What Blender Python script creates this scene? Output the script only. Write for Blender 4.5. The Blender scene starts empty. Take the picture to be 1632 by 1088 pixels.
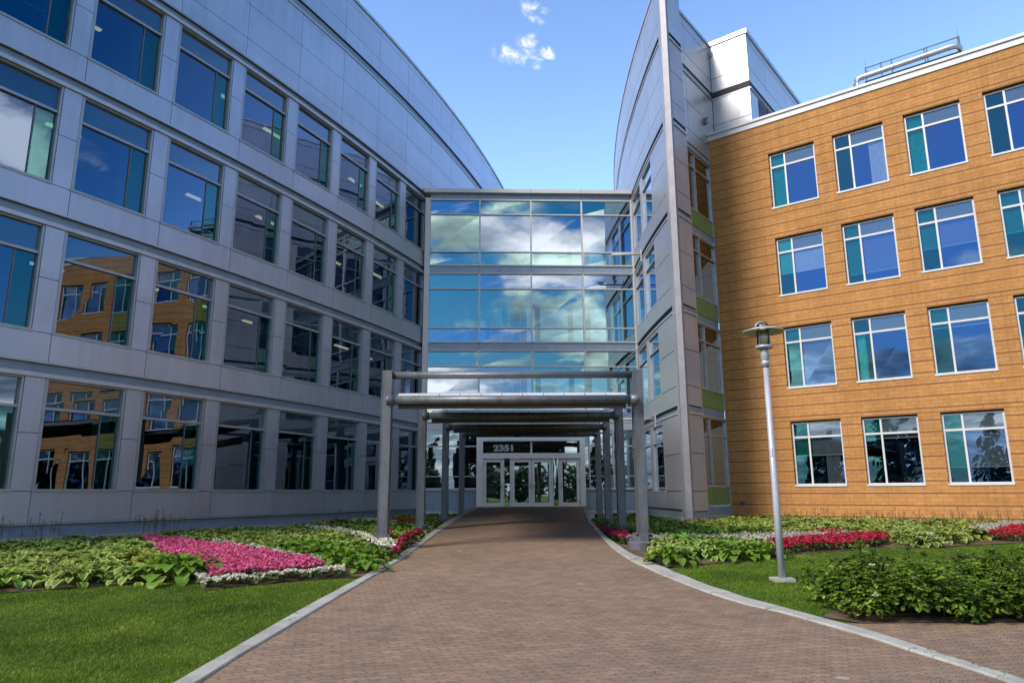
import bpy, bmesh, math, random
import numpy as np
from math import sin, cos, pi, radians, atan2, sqrt, hypot
from mathutils import Matrix, Vector
random.seed(7)
rng = np.random.default_rng(11)
C = bpy.context.scene.collection
SC = bpy.context.scene
EYE = 1.65            # eye height; all heights below are written relative to the eye and lifted by EYE

# ------------------------------------------------------------------ camera
cam = bpy.data.cameras.new('camera')
cam.sensor_width = 36.0
cam.lens = 36.0 * 1144.01 / 1632.0
cam.clip_start = 0.05
cam.clip_end = 3000
co = bpy.data.objects.new('camera', cam)
C.objects.link(co)
co.matrix_world = Matrix.Translation((0, 0, EYE)) @ Matrix.Rotation(pi/2 + .2072, 4, 'X') @ Matrix.Rotation(-.0039, 4, 'Z')
SC.camera = co
SC.view_settings.view_transform = 'Standard'
SC.view_settings.look = 'None'
SC.view_settings.gamma = 1.0
SC.view_settings.exposure = 1.64
SC.cycles.max_bounces = 8
SC.cycles.transparent_max_bounces = 12
SC.cycles.caustics_reflective = False
SC.cycles.caustics_refractive = False

# ------------------------------------------------------------------ sky and sun
SUN = Vector((-.72, -.56, .80)).normalized()
wd = bpy.data.worlds.new("World")
SC.world = wd
wd.use_nodes = True

class NT:
    """small helper for node trees"""
    def __init__(self, tree):
        self.t = tree; self.t.nodes.clear()
    def n(self, typ, **kw):
        nd = self.t.nodes.new(typ)
        for k, v in kw.items():
            if k.startswith('i_'):
                key = k[2:]
                key = int(key) if key.isdigit() else key.replace('_', ' ')
                nd.inputs[key].default_value = v
            else:
                setattr(nd, k, v)
        return nd
    def l(self, a, b, ai=0, bi=0):
        self.t.links.new(a.outputs[ai] if not hasattr(a, 'is_output') else a, b.inputs[bi])
    def math(self, op, a, b=None, c=None, clamp=False):
        nd = self.t.nodes.new('ShaderNodeMath'); nd.operation = op; nd.use_clamp = clamp
        for i, v in enumerate((a, b, c)):
            if v is None: continue
            if isinstance(v, (int, float)): nd.inputs[i].default_value = v
            else: self.t.links.new(v, nd.inputs[i])
        return nd.outputs[0]
    def ramp(self, fac, stops, interp='LINEAR'):
        nd = self.t.nodes.new('ShaderNodeValToRGB'); cr = nd.color_ramp; cr.interpolation = interp
        while len(cr.elements) < len(stops): cr.elements.new(.5)
        for e, (p, c) in zip(cr.elements, stops):
            e.position = p; e.color = c if len(c) == 4 else (*c, 1)
        self.t.links.new(fac, nd.inputs[0]); return nd.outputs[0]
    def mix(self, fac, a, b, blend='MIX'):
        nd = self.t.nodes.new('ShaderNodeMix'); nd.data_type = 'RGBA'; nd.blend_type = blend
        for s, v in ((nd.inputs[0], fac), (nd.inputs[6], a), (nd.inputs[7], b)):
            if isinstance(v, (int, float)): s.default_value = v
            elif isinstance(v, tuple): s.default_value = v if len(v) == 4 else (*v, 1)
            else: self.t.links.new(v, s)
        return nd.outputs[2]
    def noise(self, vec, scale, detail=4, rough=.5, dist=0.):
        nd = self.n('ShaderNodeTexNoise'); nd.inputs['Scale'].default_value = scale
        nd.inputs['Detail'].default_value = detail; nd.inputs['Roughness'].default_value = rough
        nd.inputs['Distortion'].default_value = dist
        if vec is not None: self.t.links.new(vec, nd.inputs['Vector'])
        return nd.outputs[0]
    def mapr(self, v, a, b, c=0., d=1., smooth=False):
        nd = self.t.nodes.new('ShaderNodeMapRange'); nd.clamp = True
        if smooth: nd.interpolation_type = 'SMOOTHSTEP'
        self.t.links.new(v, nd.inputs[0])
        for i, x in enumerate((a, b, c, d)): nd.inputs[i+1].default_value = x
        return nd.outputs[0]

w = NT(wd.node_tree)
wo = w.n('ShaderNodeOutputWorld')
sky = w.n('ShaderNodeTexSky', sky_type='NISHITA', sun_disc=False)
sky.sun_elevation = math.asin(SUN.z)
sky.sun_rotation = atan2(SUN.x, SUN.y)
sky.altitude = 100; sky.air_density = 1.0; sky.dust_density = .35; sky.ozone_density = 2.6
tc = w.n('ShaderNodeTexCoord')
sx = w.n('ShaderNodeSeparateXYZ'); w.l(tc, sx, 0)
DX, DY, DZ = sx.outputs
hz = w.math('MAXIMUM', DZ, 0.0)
den = w.math('ADD', hz, .14)
cu = w.math('DIVIDE', DX, den); cv = w.math('DIVIDE', DY, den)
cvec = w.n('ShaderNodeCombineXYZ'); w.t.links.new(cu, cvec.inputs[0]); w.t.links.new(cv, cvec.inputs[1])
cn = w.noise(cvec.outputs[0], .85, 9, .56, .25)
# more cloud low down and opposite the entrance, clear blue higher up to the south-west
rl = w.math('MAXIMUM', w.math('SQRT', w.math('ADD', w.math('MULTIPLY', DX, DX), w.math('MULTIPLY', DY, DY))), .01)
west = w.math('DIVIDE', w.math('MULTIPLY', DX, -1.), rl)
bias = w.math('MULTIPLY', w.math('ADD', w.mapr(west, .34, .62, .015, -.06, True), w.mapr(west, -.8, -.4, -.135, 0, True)), w.mapr(DZ, .08, .2, .4, 1.))
bias = w.math('ADD', bias, w.math('MULTIPLY', w.mapr(DZ, .27, .345, -.05, .085, True), w.mapr(w.math('ABSOLUTE', west), .30, .46, 1., 0., True)))
bias = w.math('ADD', bias, w.mapr(DZ, .18, .26, .10, -.01, True))
cfac = w.mapr(w.math('ADD', cn, bias), .49, .56, 0, 1, True)
front = w.mapr(DY, .12, .42, 1, 0, True)
cfac = w.math('MULTIPLY', cfac, front)
cfac = w.math('MULTIPLY', cfac, w.mapr(DZ, .0, .05, .0, 1))
cn2 = w.noise(cvec.outputs[0], 1.9, 6, .55, .1)
ccol = w.ramp(cn2, [(.36, (.10, .125, .17)), (.49, (.30, .335, .375)), (.62, (.80, .80, .78))])
# two small fair-weather clouds above the link, far away in front
ysafe = w.math('MAXIMUM', DY, .05)
uu = w.math('DIVIDE', DX, ysafe); vv = w.math('DIVIDE', DZ, ysafe)
fv = w.n('ShaderNodeCombineXYZ'); w.t.links.new(uu, fv.inputs[0]); w.t.links.new(vv, fv.inputs[1])
def blob(px, py, rx, ry, tilt):
    # direction of the cloud centre
    a = (px-816)/1144.; u = -(py-544)/1144.; pt = .2072
    y = cos(pt) - u*sin(pt); z = sin(pt) + u*cos(pt)
    u0, v0 = a/y, z/y
    du = w.math('SUBTRACT', uu, u0); dv = w.math('SUBTRACT', vv, v0)
    c, s = cos(tilt), sin(tilt)
    p = w.math('DIVIDE', w.math('ADD', w.math('MULTIPLY', du, c), w.math('MULTIPLY', dv, s)), rx/1144.)
    q = w.math('DIVIDE', w.math('SUBTRACT', w.math('MULTIPLY', dv, c), w.math('MULTIPLY', du, s)), ry/1144.)
    r2 = w.math('ADD', w.math('MULTIPLY', p, p), w.math('MULTIPLY', q, q))
    return w.math('SUBTRACT', 1.0, r2)
b = blob(826, 84, 44, 25, 0)
for a in ((838, 70, 26, 20, .3), (872, 83, 22, 13, -.4), (846, 12, 18, 22, .5), (852, 30, 22, 11, -.5), (868, 18, 13, 9, 0), (812, 82, 26, 17, .5), (858, 103, 14, 12, .6)):
    b = w.math('MAXIMUM', b, blob(*a))
fn = w.noise(fv.outputs[0], 40., 10, .66, .5)
sm = w.math('ADD', w.math('MAXIMUM', b, -1.), w.math('MULTIPLY', w.math('SUBTRACT', fn, .50), 5.4))
smf = w.mapr(sm, -.1, 2.0, 0, .98, True)
smf = w.math('MULTIPLY', smf, w.mapr(b, -.9, .2, 0, 1, True))
smf = w.math('MULTIPLY', smf, w.math('GREATER_THAN', DY, .2))
hs = w.n('ShaderNodeHueSaturation'); hs.inputs['Hue'].default_value = .5035; w.t.links.new(w.mapr(DY, -.15, .45, 1.45, 1.06, True), hs.inputs['Saturation'])
w.l(sky, hs, 0, 4); w.t.links.new(w.math('MULTIPLY', w.mapr(DZ, .0, .30, .50, 1.0, True), w.math('MULTIPLY', w.mapr(DY, -.15, .45, .40, .95, True), w.mapr(DZ, .30, .68, 1., .78, True))), hs.inputs['Value'])
bg1 = w.n('ShaderNodeBackground'); bg1.inputs[1].default_value = .15
low = w.mix(w.mapr(DZ, .0, .16, .8, 0., True), hs.outputs[0], (.9, 1.3, 1.9)); w.t.links.new(low, bg1.inputs[0])
bg2 = w.n('ShaderNodeBackground'); bg2.inputs[1].default_value = 1.0
cc = w.mix(smf, ccol, (.42, .43, .445)); w.t.links.new(cc, bg2.inputs[0])
mx = w.n('ShaderNodeMixShader')
w.t.links.new(w.math('MAXIMUM', cfac, smf), mx.inputs[0]); w.l(bg1, mx, 0, 1); w.l(bg2, mx, 0, 2)
w.l(mx, wo)

sl = bpy.data.lights.new('sun', 'SUN'); sl.energy = 1.55; sl.angle = radians(18); sl.color = (1, .92, .80)
so = bpy.data.objects.new('sun', sl); C.objects.link(so)
so.rotation_euler = (-SUN).to_track_quat('-Z', 'Y').to_euler()
so.location = SUN*80

# ------------------------------------------------------------------ materials
def mat(name):
    m = bpy.data.materials.new(name); m.use_nodes = True
    t = NT(m.node_tree); out = t.n('ShaderNodeOutputMaterial')
    return m, t, out
def pbsdf(t, out, col, rough=.5, metal=0., spec=.5, bump=None, bstr=.2, bdist=.01):
    p = t.n('ShaderNodeBsdfPrincipled')
    if isinstance(col, tuple): p.inputs['Base Color'].default_value = (*col[:3], 1)
    else: t.t.links.new(col, p.inputs['Base Color'])
    if isinstance(rough, (int, float)): p.inputs['Roughness'].default_value = rough
    else: t.t.links.new(rough, p.inputs['Roughness'])
    p.inputs['Metallic'].default_value = metal
    p.inputs['Specular IOR Level'].default_value = spec
    if bump is not None:
        bn = t.n('ShaderNodeBump'); bn.inputs['Strength'].default_value = bstr; bn.inputs['Distance'].default_value = bdist
        t.t.links.new(bump, bn.inputs['Height']); t.l(bn, p, 0, 'Normal')
    t.l(p, out); return p
def simple(name, col, rough=.5, metal=0., var=.06, scale=3., spec=.5):
    m, t, out = mat(name); g = t.n('ShaderNodeTexCoord')
    nz = t.noise(g.outputs['Object'], scale, 6, .6)
    lo = tuple(max(0, c*(1-var*2)) for c in col); hi = tuple(c*(1+var*2) for c in col)
    c = t.ramp(nz, [(.3, lo), (.7, hi)])
    pbsdf(t, out, c, rough, metal, spec, nz, .05); return m
def panel_metal(name, col, rough, metal, grime=.25):
    """painted aluminium panel; uv = metres along the wall, metres up"""
    m, t, out = mat(name); uv = t.n('ShaderNodeTexCoord').outputs['UV']
    mp = t.n('ShaderNodeMapping'); mp.inputs['Scale'].default_value = (2.2, .22, 1); t.t.links.new(uv, mp.inputs[0])
    streak = t.noise(mp.outputs[0], 1.6, 7, .65)
    blot = t.noise(uv, .45, 5, .55)
    f = t.math('ADD', t.math('MULTIPLY', streak, .6), t.math('MULTIPLY', blot, .4))
    lo = tuple(c*(1-grime) for c in col); hi = tuple(c*1.06 for c in col)
    c = t.ramp(f, [(.32, lo), (.58, hi)])
    # per-panel tone
    br = t.n('ShaderNodeTexBrick'); br.offset = 0; br.inputs['Scale'].default_value = 1.; br.inputs['Mortar Size'].default_value = 0.
    br.inputs['Brick Width'].default_value = 2.7183; br.inputs['Row Height'].default_value = 1.43
    br.inputs['Color1'].default_value = (.93, .93, .94, 1); br.inputs['Color2'].default_value = (1.05, 1.05, 1.04, 1)
    t.t.links.new(uv, br.inputs[0])
    c = t.mix(1., c, br.outputs[0], 'MULTIPLY')
    wv = t.noise(uv, .9, 2, .5)
    r = t.mapr(streak, .3, .7, rough-.05, rough+.09)
    pbsdf(t, out, c, r, metal, .5, wv, .10, .02); return m
M = {}
M['panel'] = panel_metal('silver_panel', (.475, .51, .60), .38, .60, .15)
M['fin'] = panel_metal('silver_fin_panel', (.50, .505, .53), .34, .62, .12)
M['strip'] = panel_metal('grey_fin_strip', (.40, .395, .45), .42, .25, .14)
M['trim'] = simple('grey_corner_trim', (.25, .245, .285), .45, .2)
M['band'] = simple('blue_grey_channel', (.24, .31, .40), .45, .2)
M['lip'] = simple('bright_trim', (.50, .51, .56), .38, .45)
M['dark'] = simple('dark_joint_and_head_shade', (.035, .035, .04), .8)
M['alu'] = simple('aluminium_frame', (.52, .54, .57), .38, .45)
M['alu_l'] = simple('grey_aluminium_frame', (.38, .40, .44), .4, .45)
M['white'] = simple('white_frame', (.58, .58, .60), .4, .0, .03)
M['door_white'] = simple('door_white_paint', (.86, .87, .89), .4, 0, .03)
M['cornice'] = simple('white_cornice', (.58, .58, .59), .45, 0, .04, 1.5)
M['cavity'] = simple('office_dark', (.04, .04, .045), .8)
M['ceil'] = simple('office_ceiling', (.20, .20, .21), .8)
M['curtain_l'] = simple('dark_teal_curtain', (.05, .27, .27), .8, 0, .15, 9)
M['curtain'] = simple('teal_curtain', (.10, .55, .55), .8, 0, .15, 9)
M['pale_curtain'] = simple('pale_curtain', (.80, .86, .86), .8, 0, .1, 9)
M['blind'] = simple('roller_blind', (.74, .82, .78), .8, 0, .03)
M['screen'] = simple('dark_screen_blind', (.24, .27, .28), .8, 0, .03)
M['green'] = simple('green_spandrel', (.17, .25, .10), .25, 0, .06, 1.2)
M['galv'] = None
M['concrete'] = None
M['roofing'] = simple('roof_membrane', (.3, .3, .3), .8)
M['duct'] = simple('duct_metal', (.62, .63, .64), .33, .75, .08)
M['rail'] = simple('rail_steel', (.16, .17, .19), .5, .5)
M['brownbox'] = simple('rooftop_unit', (.12, .085, .08), .6)
M['lamp_paint'] = simple('lamp_grey_paint', (.42, .44, .50), .4, .2, .05)
M['lamp_shade'] = simple('lamp_shade_paint', (.44, .44, .41), .45, .1, .12, 12)
M['plaque'] = simple('silver_numeral', (.62, .63, .64), .35, .3)
M['pale_letter'] = simple('pale_letter', (.55, .62, .62), .5)

def glass(name, tint, refl, base, fres=1.0, diffuse=None, dfac=0., wav=.0035, wscale=.55):
    m, t, out = mat(name); g = t.n('ShaderNodeTexCoord').outputs['Object']
    nz = t.noise(g, wscale, 2, .5)
    bn = t.n('ShaderNodeBump'); bn.inputs['Strength'].default_value = 1.; bn.inputs['Distance'].default_value = wav
    t.t.links.new(nz, bn.inputs['Height'])
    tr = t.n('ShaderNodeBsdfTransparent'); tr.inputs[0].default_value = (*tint, 1)
    gl = t.n('ShaderNodeBsdfGlossy'); gl.inputs[0].default_value = (*refl, 1); gl.inputs['Roughness'].default_value = .004
    t.l(bn, gl, 0, 'Normal')
    fr = t.n('ShaderNodeFresnel'); fr.inputs[0].default_value = 1.5; t.l(bn, fr, 0, 'Normal')
    fac = t.math('ADD', t.math('MULTIPLY', fr.outputs[0], fres), base, clamp=True)
    under = tr
    if diffuse:
        df = t.n('ShaderNodeBsdfDiffuse'); df.inputs[0].default_value = (*diffuse, 1)
        mm = t.n('ShaderNodeMixShader'); mm.inputs[0].default_value = dfac; t.l(tr, mm, 0, 1); t.l(df, mm, 0, 2); under = mm
    mx = t.n('ShaderNodeMixShader'); t.t.links.new(fac, mx.inputs[0]); t.l(under, mx, 0, 1); t.l(gl, mx, 0, 2); t.l(mx, out)
    return m
M['glass'] = glass('window_glass', (.36, .44, .48), (.50, .62, .86), .235)
M['glass_b'] = glass('blue_window_glass', (.85, .92, .94), (.27, .50, .90), .28)
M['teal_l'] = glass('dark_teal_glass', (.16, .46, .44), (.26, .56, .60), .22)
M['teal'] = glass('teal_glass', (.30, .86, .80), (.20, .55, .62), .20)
M['transom'] = glass('transom_glass', (.20, .30, .34), (.50, .60, .76), .22, 1., (.09, .14, .165), .6)
M['cw_a'] = glass('link_glass_green', (.12, .19, .18), (.56, .74, .66), .50)
M['cw_b'] = glass('link_glass_clear', (.11, .17, .22), (.62, .69, .80), .50)
M['cw_low'] = glass('entrance_glass', (.22, .30, .30), (.62, .74, .82), .34)
M['door_glass'] = glass('door_glass', (.50, .60, .56), (.85, 1.0, .92), .46)
M['bronze'] = glass('bronze_glass', (.10, .085, .07), (.85, .76, .66), .36)
M['lantern'] = glass('lantern_glass', (.86, .86, .74), (1, 1, 1), .06)

def mk_brick():
    m, t, out = mat('tan_brick'); uv = t.n('ShaderNodeTexCoord').outputs['UV']
    sp = t.n('ShaderNodeSeparateXYZ'); t.t.links.new(uv, sp.inputs[0])
    mp = t.n('ShaderNodeMapping'); mp.inputs['Location'].default_value = (0, .53+.0115, 0); t.t.links.new(uv, mp.inputs[0])
    b = t.n('ShaderNodeTexBrick'); b.offset = .5; b.inputs['Scale'].default_value = 1
    b.inputs['Brick Width'].default_value = .40; b.inputs['Row Height'].default_value = .14815; b.inputs['Mortar Size'].default_value = .008
    b.inputs['Mortar Smooth'].default_value = .3; b.inputs['Bias'].default_value = -.1
    b.inputs['Color1'].default_value = (.445, .218, .074, 1); b.inputs['Color2'].default_value = (.515, .262, .094, 1)
    b.inputs['Mortar'].default_value = (.31, .14, .045, 1)
    t.t.links.new(mp.outputs[0], b.inputs[0])
    c = b.outputs[0]
    # some pale head joints
    hb = t.n('ShaderNodeTexBrick'); hb.offset = .5; hb.inputs['Scale'].default_value = 1
    hb.inputs['Brick Width'].default_value = .40; hb.inputs['Row Height'].default_value = .4444; hb.inputs['Mortar Size'].default_value = .0
    wn = t.noise(uv, 1.1, 3, .6); big = t.noise(uv, .35, 5, .6); fine = t.noise(uv, 22, 4, .6)
    fx = t.math('FRACT', t.math('DIVIDE', t.math('ADD', sp.outputs[0], 100.), .4))
    head = t.math('LESS_THAN', t.math('ABSOLUTE', t.math('SUBTRACT', fx, .02)), .018)
    zz = t.math('DIVIDE', t.math('ADD', sp.outputs[1], 100*.44444+.53), .44444)
    fz = t.math('FRACT', zz)
    first = t.math('MULTIPLY', t.math('LESS_THAN', fz, .36), t.math('GREATER_THAN', fz, .07))
    cellr = t.n('ShaderNodeTexWhiteNoise'); cellr.noise_dimensions = '2D'
    cv = t.n('ShaderNodeCombineXYZ'); t.t.links.new(t.math('FLOOR', t.math('DIVIDE', t.math('ADD', sp.outputs[0], 100.), .4)), cv.inputs[0]); t.t.links.new(t.math('FLOOR', zz), cv.inputs[1])
    t.t.links.new(cv.outputs[0], cellr.inputs[0])
    hsel = t.math('MULTIPLY', t.math('MULTIPLY', head, first), t.math('GREATER_THAN', cellr.outputs[0], .30))
    c = t.mix(t.math('MULTIPLY', hsel, .62), c, (.60, .45, .28))
    c = t.mix(1., c, t.ramp(big, [(.3, (.86, .84, .82)), (.7, (1.08, 1.06, 1.05))]), 'MULTIPLY')
    c = t.mix(1., c, t.ramp(fine, [(.3, (.90, .9, .9)), (.7, (1.07, 1.07, 1.07))]), 'MULTIPLY')
    # rain streaks and control joints
    mps = t.n('ShaderNodeMapping'); mps.inputs['Scale'].default_value = (3.2, .16, 1); t.t.links.new(uv, mps.inputs[0])
    c = t.mix(1., c, t.ramp(t.noise(mps.outputs[0], 1.3, 6, .65), [(.30, (.88, .86, .84)), (.52, (1.0, 1.0, 1.0)), (.7, (1.06, 1.05, 1.03))]), 'MULTIPLY')
    cj = t.math('FRACT', t.math('DIVIDE', t.math('ADD', sp.outputs[0], 54.304-2.03), 5.4304))
    c = t.mix(t.math('MULTIPLY', t.math('LESS_THAN', cj, .0022), .35), c, (.16, .08, .04))
    # dark recessed course line
    jl = t.math('ABSOLUTE', t.math('SUBTRACT', fz, .5)); line = t.mapr(t.math('ADD', jl, t.math('MULTIPLY', t.math('SUBTRACT', wn, .5), .05)), .436, .458, 0, 1)
    c = t.mix(t.math('MULTIPLY', line, .85), c, (.17, .078, .046))
    # shelf-angle joint at window heads
    fh = t.math('FRACT', t.math('DIVIDE', t.math('ADD', sp.outputs[1], 40.-2.86), 4.))
    hj = t.math('LESS_THAN', fh, .0055)
    c = t.mix(t.math('MULTIPLY', hj, .85), c, (.06, .035, .02))
    h = t.math('SUBTRACT', t.math('SUBTRACT', 1., t.math('MULTIPLY', line, 1.)), t.math('MULTIPLY', b.outputs[1], .3))
    h = t.math('ADD', h, t.math('MULTIPLY', fine, .30))
    pbsdf(t, out, c, .85, 0, .25, h, .55, .012)
    return m
M['brick'] = mk_brick()

def mk_paver():
    m, t, out = mat('concrete_pavers'); g = t.n('ShaderNodeTexCoord').outputs['Object']
    mp = t.n('ShaderNodeMapping'); mp.inputs['Rotation'].default_value = (0, 0, radians(-14)); t.t.links.new(g, mp.inputs[0])
    s = t.n('ShaderNodeSeparateXYZ'); t.t.links.new(mp.outputs[0], s.inputs[0])
    X, Y = s.outputs[0], s.outputs[1]
    def tri(v, per, amp):
        f = t.math('PINGPONG', t.math('ADD', v, 50.), per/2)
        return t.math('MULTIPLY', t.math('SUBTRACT', f, per/4), amp/(per/4))
    X2 = t.math('ADD', X, tri(Y, .132, .019)); Y2 = t.math('ADD', Y, tri(X, .10, .022))
    wob = t.n('ShaderNodeTexNoise'); wob.inputs['Scale'].default_value = 2.; t.t.links.new(g, wob.inputs[0])
    cv = t.n('ShaderNodeCombineXYZ'); t.t.links.new(X2, cv.inputs[0]); t.t.links.new(Y2, cv.inputs[1])
    b = t.n('ShaderNodeTexBrick'); b.offset = .5; b.inputs['Scale'].default_value = 1.
    b.inputs['Brick Width'].default_value = .2; b.inputs['Row Height'].default_value = .132
    b.inputs['Mortar Size'].default_value = .006; b.inputs['Mortar Smooth'].default_value = .5
    b.inputs['Color1'].default_value = (.205, .140, .099, 1); b.inputs['Color2'].default_value = (.268, .184, .130, 1); b.inputs['Mortar'].default_value = (.17, .12, .084, 1)
    t.t.links.new(cv.outputs[0], b.inputs[0])
    fine = t.noise(g, 90, 4, .7); mid = t.noise(g, 7, 5, .6); big = t.noise(g, .5, 6, .6)
    c = b.outputs[0]
    c = t.mix(1., c, t.ramp(fine, [(.25, (.62, .62, .62)), (.75, (1.38, 1.37, 1.36))]), 'MULTIPLY')
    c = t.mix(1., c, t.ramp(mid, [(.3, (.86, .87, .9)), (.7, (1.12, 1.10, 1.06))]), 'MULTIPLY')
    c = t.mix(1., c, t.ramp(big, [(.3, (.84, .85, .88)), (.7, (1.12, 1.1, 1.06))]), 'MULTIPLY')
    st = t.noise(g, 1.1, 7, .68, .4)
    c = t.mix(t.mapr(st, .55, .70, 0, .38), c, (.085, .065, .05))
    jm = t.mapr(t.noise(g, 3.2, 4, .6), .42, .60, .15, 1.)
    c = t.mix(t.math('MULTIPLY', t.math('MULTIPLY', b.outputs[1], jm), .85), c, (.055, .04, .03))
    # odd pale replacement pavers
    v = t.n('ShaderNodeTexVoronoi'); v.inputs['Scale'].default_value = .9; t.t.links.new(g, v.inputs[0])
    c = t.mix(t.math('MULTIPLY', t.math('LESS_THAN', v.outputs['Distance'], .055), .35), c, (.55, .50, .44))
    h = t.math('ADD', t.math('MULTIPLY', t.math('SUBTRACT', 1., b.outputs[1]), 1.), t.math('MULTIPLY', fine, .35))
    h = t.math('ADD', h, t.math('MULTIPLY', mid, .5))
    pbsdf(t, out, c, .82, 0, .35, h, .8, .006)
    return m
M['paver'] = mk_paver()

def mk_ground(name, stops, scale, fine_s, rough=.95, bd=.02):
    m, t, out = mat(name); g = t.n('ShaderNodeTexCoord').outputs['Object']
    a = t.noise(g, scale, 6, .6); f = t.noise(g, fine_s, 5, .7)
    c = t.ramp(t.math('ADD', t.math('MULTIPLY', a, .5), t.math('MULTIPLY', f, .5)), stops)
    pbsdf(t, out, c, rough, 0, .2, f, .8, bd); return m
M['lawn'] = mk_ground('mown_turf', [(.34, (.030, .055, .006)), (.5, (.060, .098, .010)), (.66, (.105, .145, .020))], .5, 45)
M['soil'] = mk_ground('bark_mulch', [(.35, (.05, .032, .02)), (.5, (.12, .08, .055)), (.65, (.22, .16, .11))], 3, 60)
M['concrete'] = mk_ground('kerb_concrete', [(.33, (.27, .265, .24)), (.5, (.37, .36, .33)), (.66, (.45, .44, .405))], 2.5, 55, .85, .006)
def mk_kerb():
    m, t, out = mat('kerb_stone'); g = t.n('ShaderNodeTexCoord').outputs['Object']
    a = t.noise(g, 1.6, 6, .6); f = t.noise(g, 60, 5, .7); sp = t.n('ShaderNodeSeparateXYZ'); t.t.links.new(g, sp.inputs[0])
    c = t.ramp(t.math('ADD', t.math('MULTIPLY', a, .6), t.math('MULTIPLY', f, .4)), [(.33, (.24, .235, .21)), (.5, (.36, .35, .32)), (.66, (.45, .44, .405))])
    fy = t.math('FRACT', t.math('DIVIDE', t.math('ADD', t.math('ADD', sp.outputs[1], 60.), t.math('MULTIPLY', t.math('SUBTRACT', f, .5), .03)), 1.83))
    jt = t.math('LESS_THAN', fy, .008)
    cr = t.n('ShaderNodeTexVoronoi', feature='DISTANCE_TO_EDGE'); cr.inputs['Scale'].default_value = .45
    wv = t.n('ShaderNodeTexNoise'); wv.inputs['Scale'].default_value = 6; t.t.links.new(g, wv.inputs[0])
    ad = t.n('ShaderNodeVectorMath', operation='MULTIPLY_ADD'); ad.inputs[1].default_value = (.25, .25, .25); t.t.links.new(wv.outputs['Color'], ad.inputs[0]); t.t.links.new(g, ad.inputs[2]); t.t.links.new(ad.outputs[0], cr.inputs['Vector'])
    ck = t.math('LESS_THAN', cr.outputs[0], .004)
    c = t.mix(t.math('MULTIPLY', t.math('MAXIMUM', jt, ck), .75), c, (.10, .095, .08))
    c = t.mix(t.mapr(t.noise(g, 4.5, 6, .7), .55, .72, 0, .45), c, (.17, .165, .13))
    pbsdf(t, out, c, .88, 0, .25, f, .8, .008); return m
M['kerb'] = mk_kerb()
M['pedestal'] = mk_ground('grey_pedestal', [(.33, (.075, .08, .10)), (.5, (.105, .11, .135)), (.66, (.14, .145, .17))], 2.5, 40, .7, .004)

def mk_galv(name, dirt):
    m, t, out = mat(name); g = t.n('ShaderNodeTexCoord').outputs['Object']
    v = t.n('ShaderNodeTexVoronoi'); v.inputs['Scale'].default_value = 42; t.t.links.new(g, v.inputs[0])
    sp = t.math('MULTIPLY', v.outputs['Color'], 1.) if False else v.outputs['Distance']
    nz = t.noise(g, 5, 6, .65)
    mp = t.n('ShaderNodeMapping'); mp.inputs['Scale'].default_value = (3, 3, .5); t.t.links.new(g, mp.inputs[0])
    st = t.noise(mp.outputs[0], 2.2, 6, .65)
    c = t.ramp(t.math('ADD', t.math('MULTIPLY', sp, .8), t.math('MULTIPLY', nz, .5)), [(.3, (.10, .108, .125)), (.8, (.16, .172, .195))])
    if dirt: c = t.mix(t.mapr(st, .46, .62, 0, dirt), c, (.085, .065, .05))
    pbsdf(t, out, c, t.mapr(nz, .3, .7, .38, .58), .45, .5, sp, .12, .004); return m
M['galv'] = mk_galv('galvanised_steel', .55)
M['galv_clean'] = mk_galv('galvanised_pipe', .25)
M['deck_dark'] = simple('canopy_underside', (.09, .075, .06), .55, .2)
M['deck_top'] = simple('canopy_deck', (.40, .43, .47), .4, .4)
M['flash'] = simple('canopy_flashing', (.72, .73, .76), .38, .3)

def mk_leaf(name, stops, margin=None, trans=.3, rough=.45, rnd=.25, nsc=7, perleaf=False):
    """leaf colour from uv.x (0..1 across the blade), varied per leaf by uv-independent noise"""
    m, t, out = mat(name); tcn = t.n('ShaderNodeTexCoord'); oi = t.n('ShaderNodeObjectInfo')
    nz = t.noise(tcn.outputs['Object'], nsc, 5, .65)
    c = t.ramp(nz, stops)
    if margin:
        sp = t.n('ShaderNodeSeparateXYZ'); t.t.links.new(tcn.outputs['UV'], sp.inputs[0])
        e = t.math('ABSOLUTE', t.math('SUBTRACT', sp.outputs[0], .5))
        e = t.math('ADD', e, t.math('MULTIPLY', t.math('SUBTRACT', t.noise(tcn.outputs['Object'], 30, 2, .5), .5), .25))
        c = t.mix(t.mapr(e, .26, .36, 0, .9), c, margin)
    hv = t.n('ShaderNodeHueSaturation'); t.t.links.new(c, hv.inputs['Color'])
    t.t.links.new(t.mapr(oi.outputs['Random'], 0, 1, 1-rnd, 1+rnd), hv.inputs['Value'])
    t.t.links.new(t.mapr(oi.outputs['Random'], 0, 1, .485, .515), hv.inputs['Hue'])
    if perleaf:
        sp = t.n('ShaderNodeSeparateXYZ'); t.t.links.new(tcn.outputs['UV'], sp.inputs[0])
        t.t.links.new(t.ramp(sp.outputs[1], [(0., (.35, .35, .35)), (.6, (.9, .9, .9)), (.93, (1.25, 1.25, 1.25)), (1., (1.9, 1.9, 1.9))]), hv.inputs['Value'])
    p = t.n('ShaderNodeBsdfPrincipled'); t.l(hv, p, 0, 'Base Color'); p.inputs['Roughness'].default_value = rough; p.inputs['Specular IOR Level'].default_value = .35
    tl = t.n('ShaderNodeBsdfTranslucent'); t.l(hv, tl, 0, 0)
    mx = t.n('ShaderNodeMixShader'); mx.inputs[0].default_value = trans; t.l(p, mx, 0, 1); t.l(tl, mx, 0, 2); t.l(mx, out); return m
M['hosta_var'] = mk_leaf('variegated_hosta_leaf', [(.3, (.10, .18, .022)), (.7, (.18, .28, .035))], (.46, .52, .15))
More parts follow.
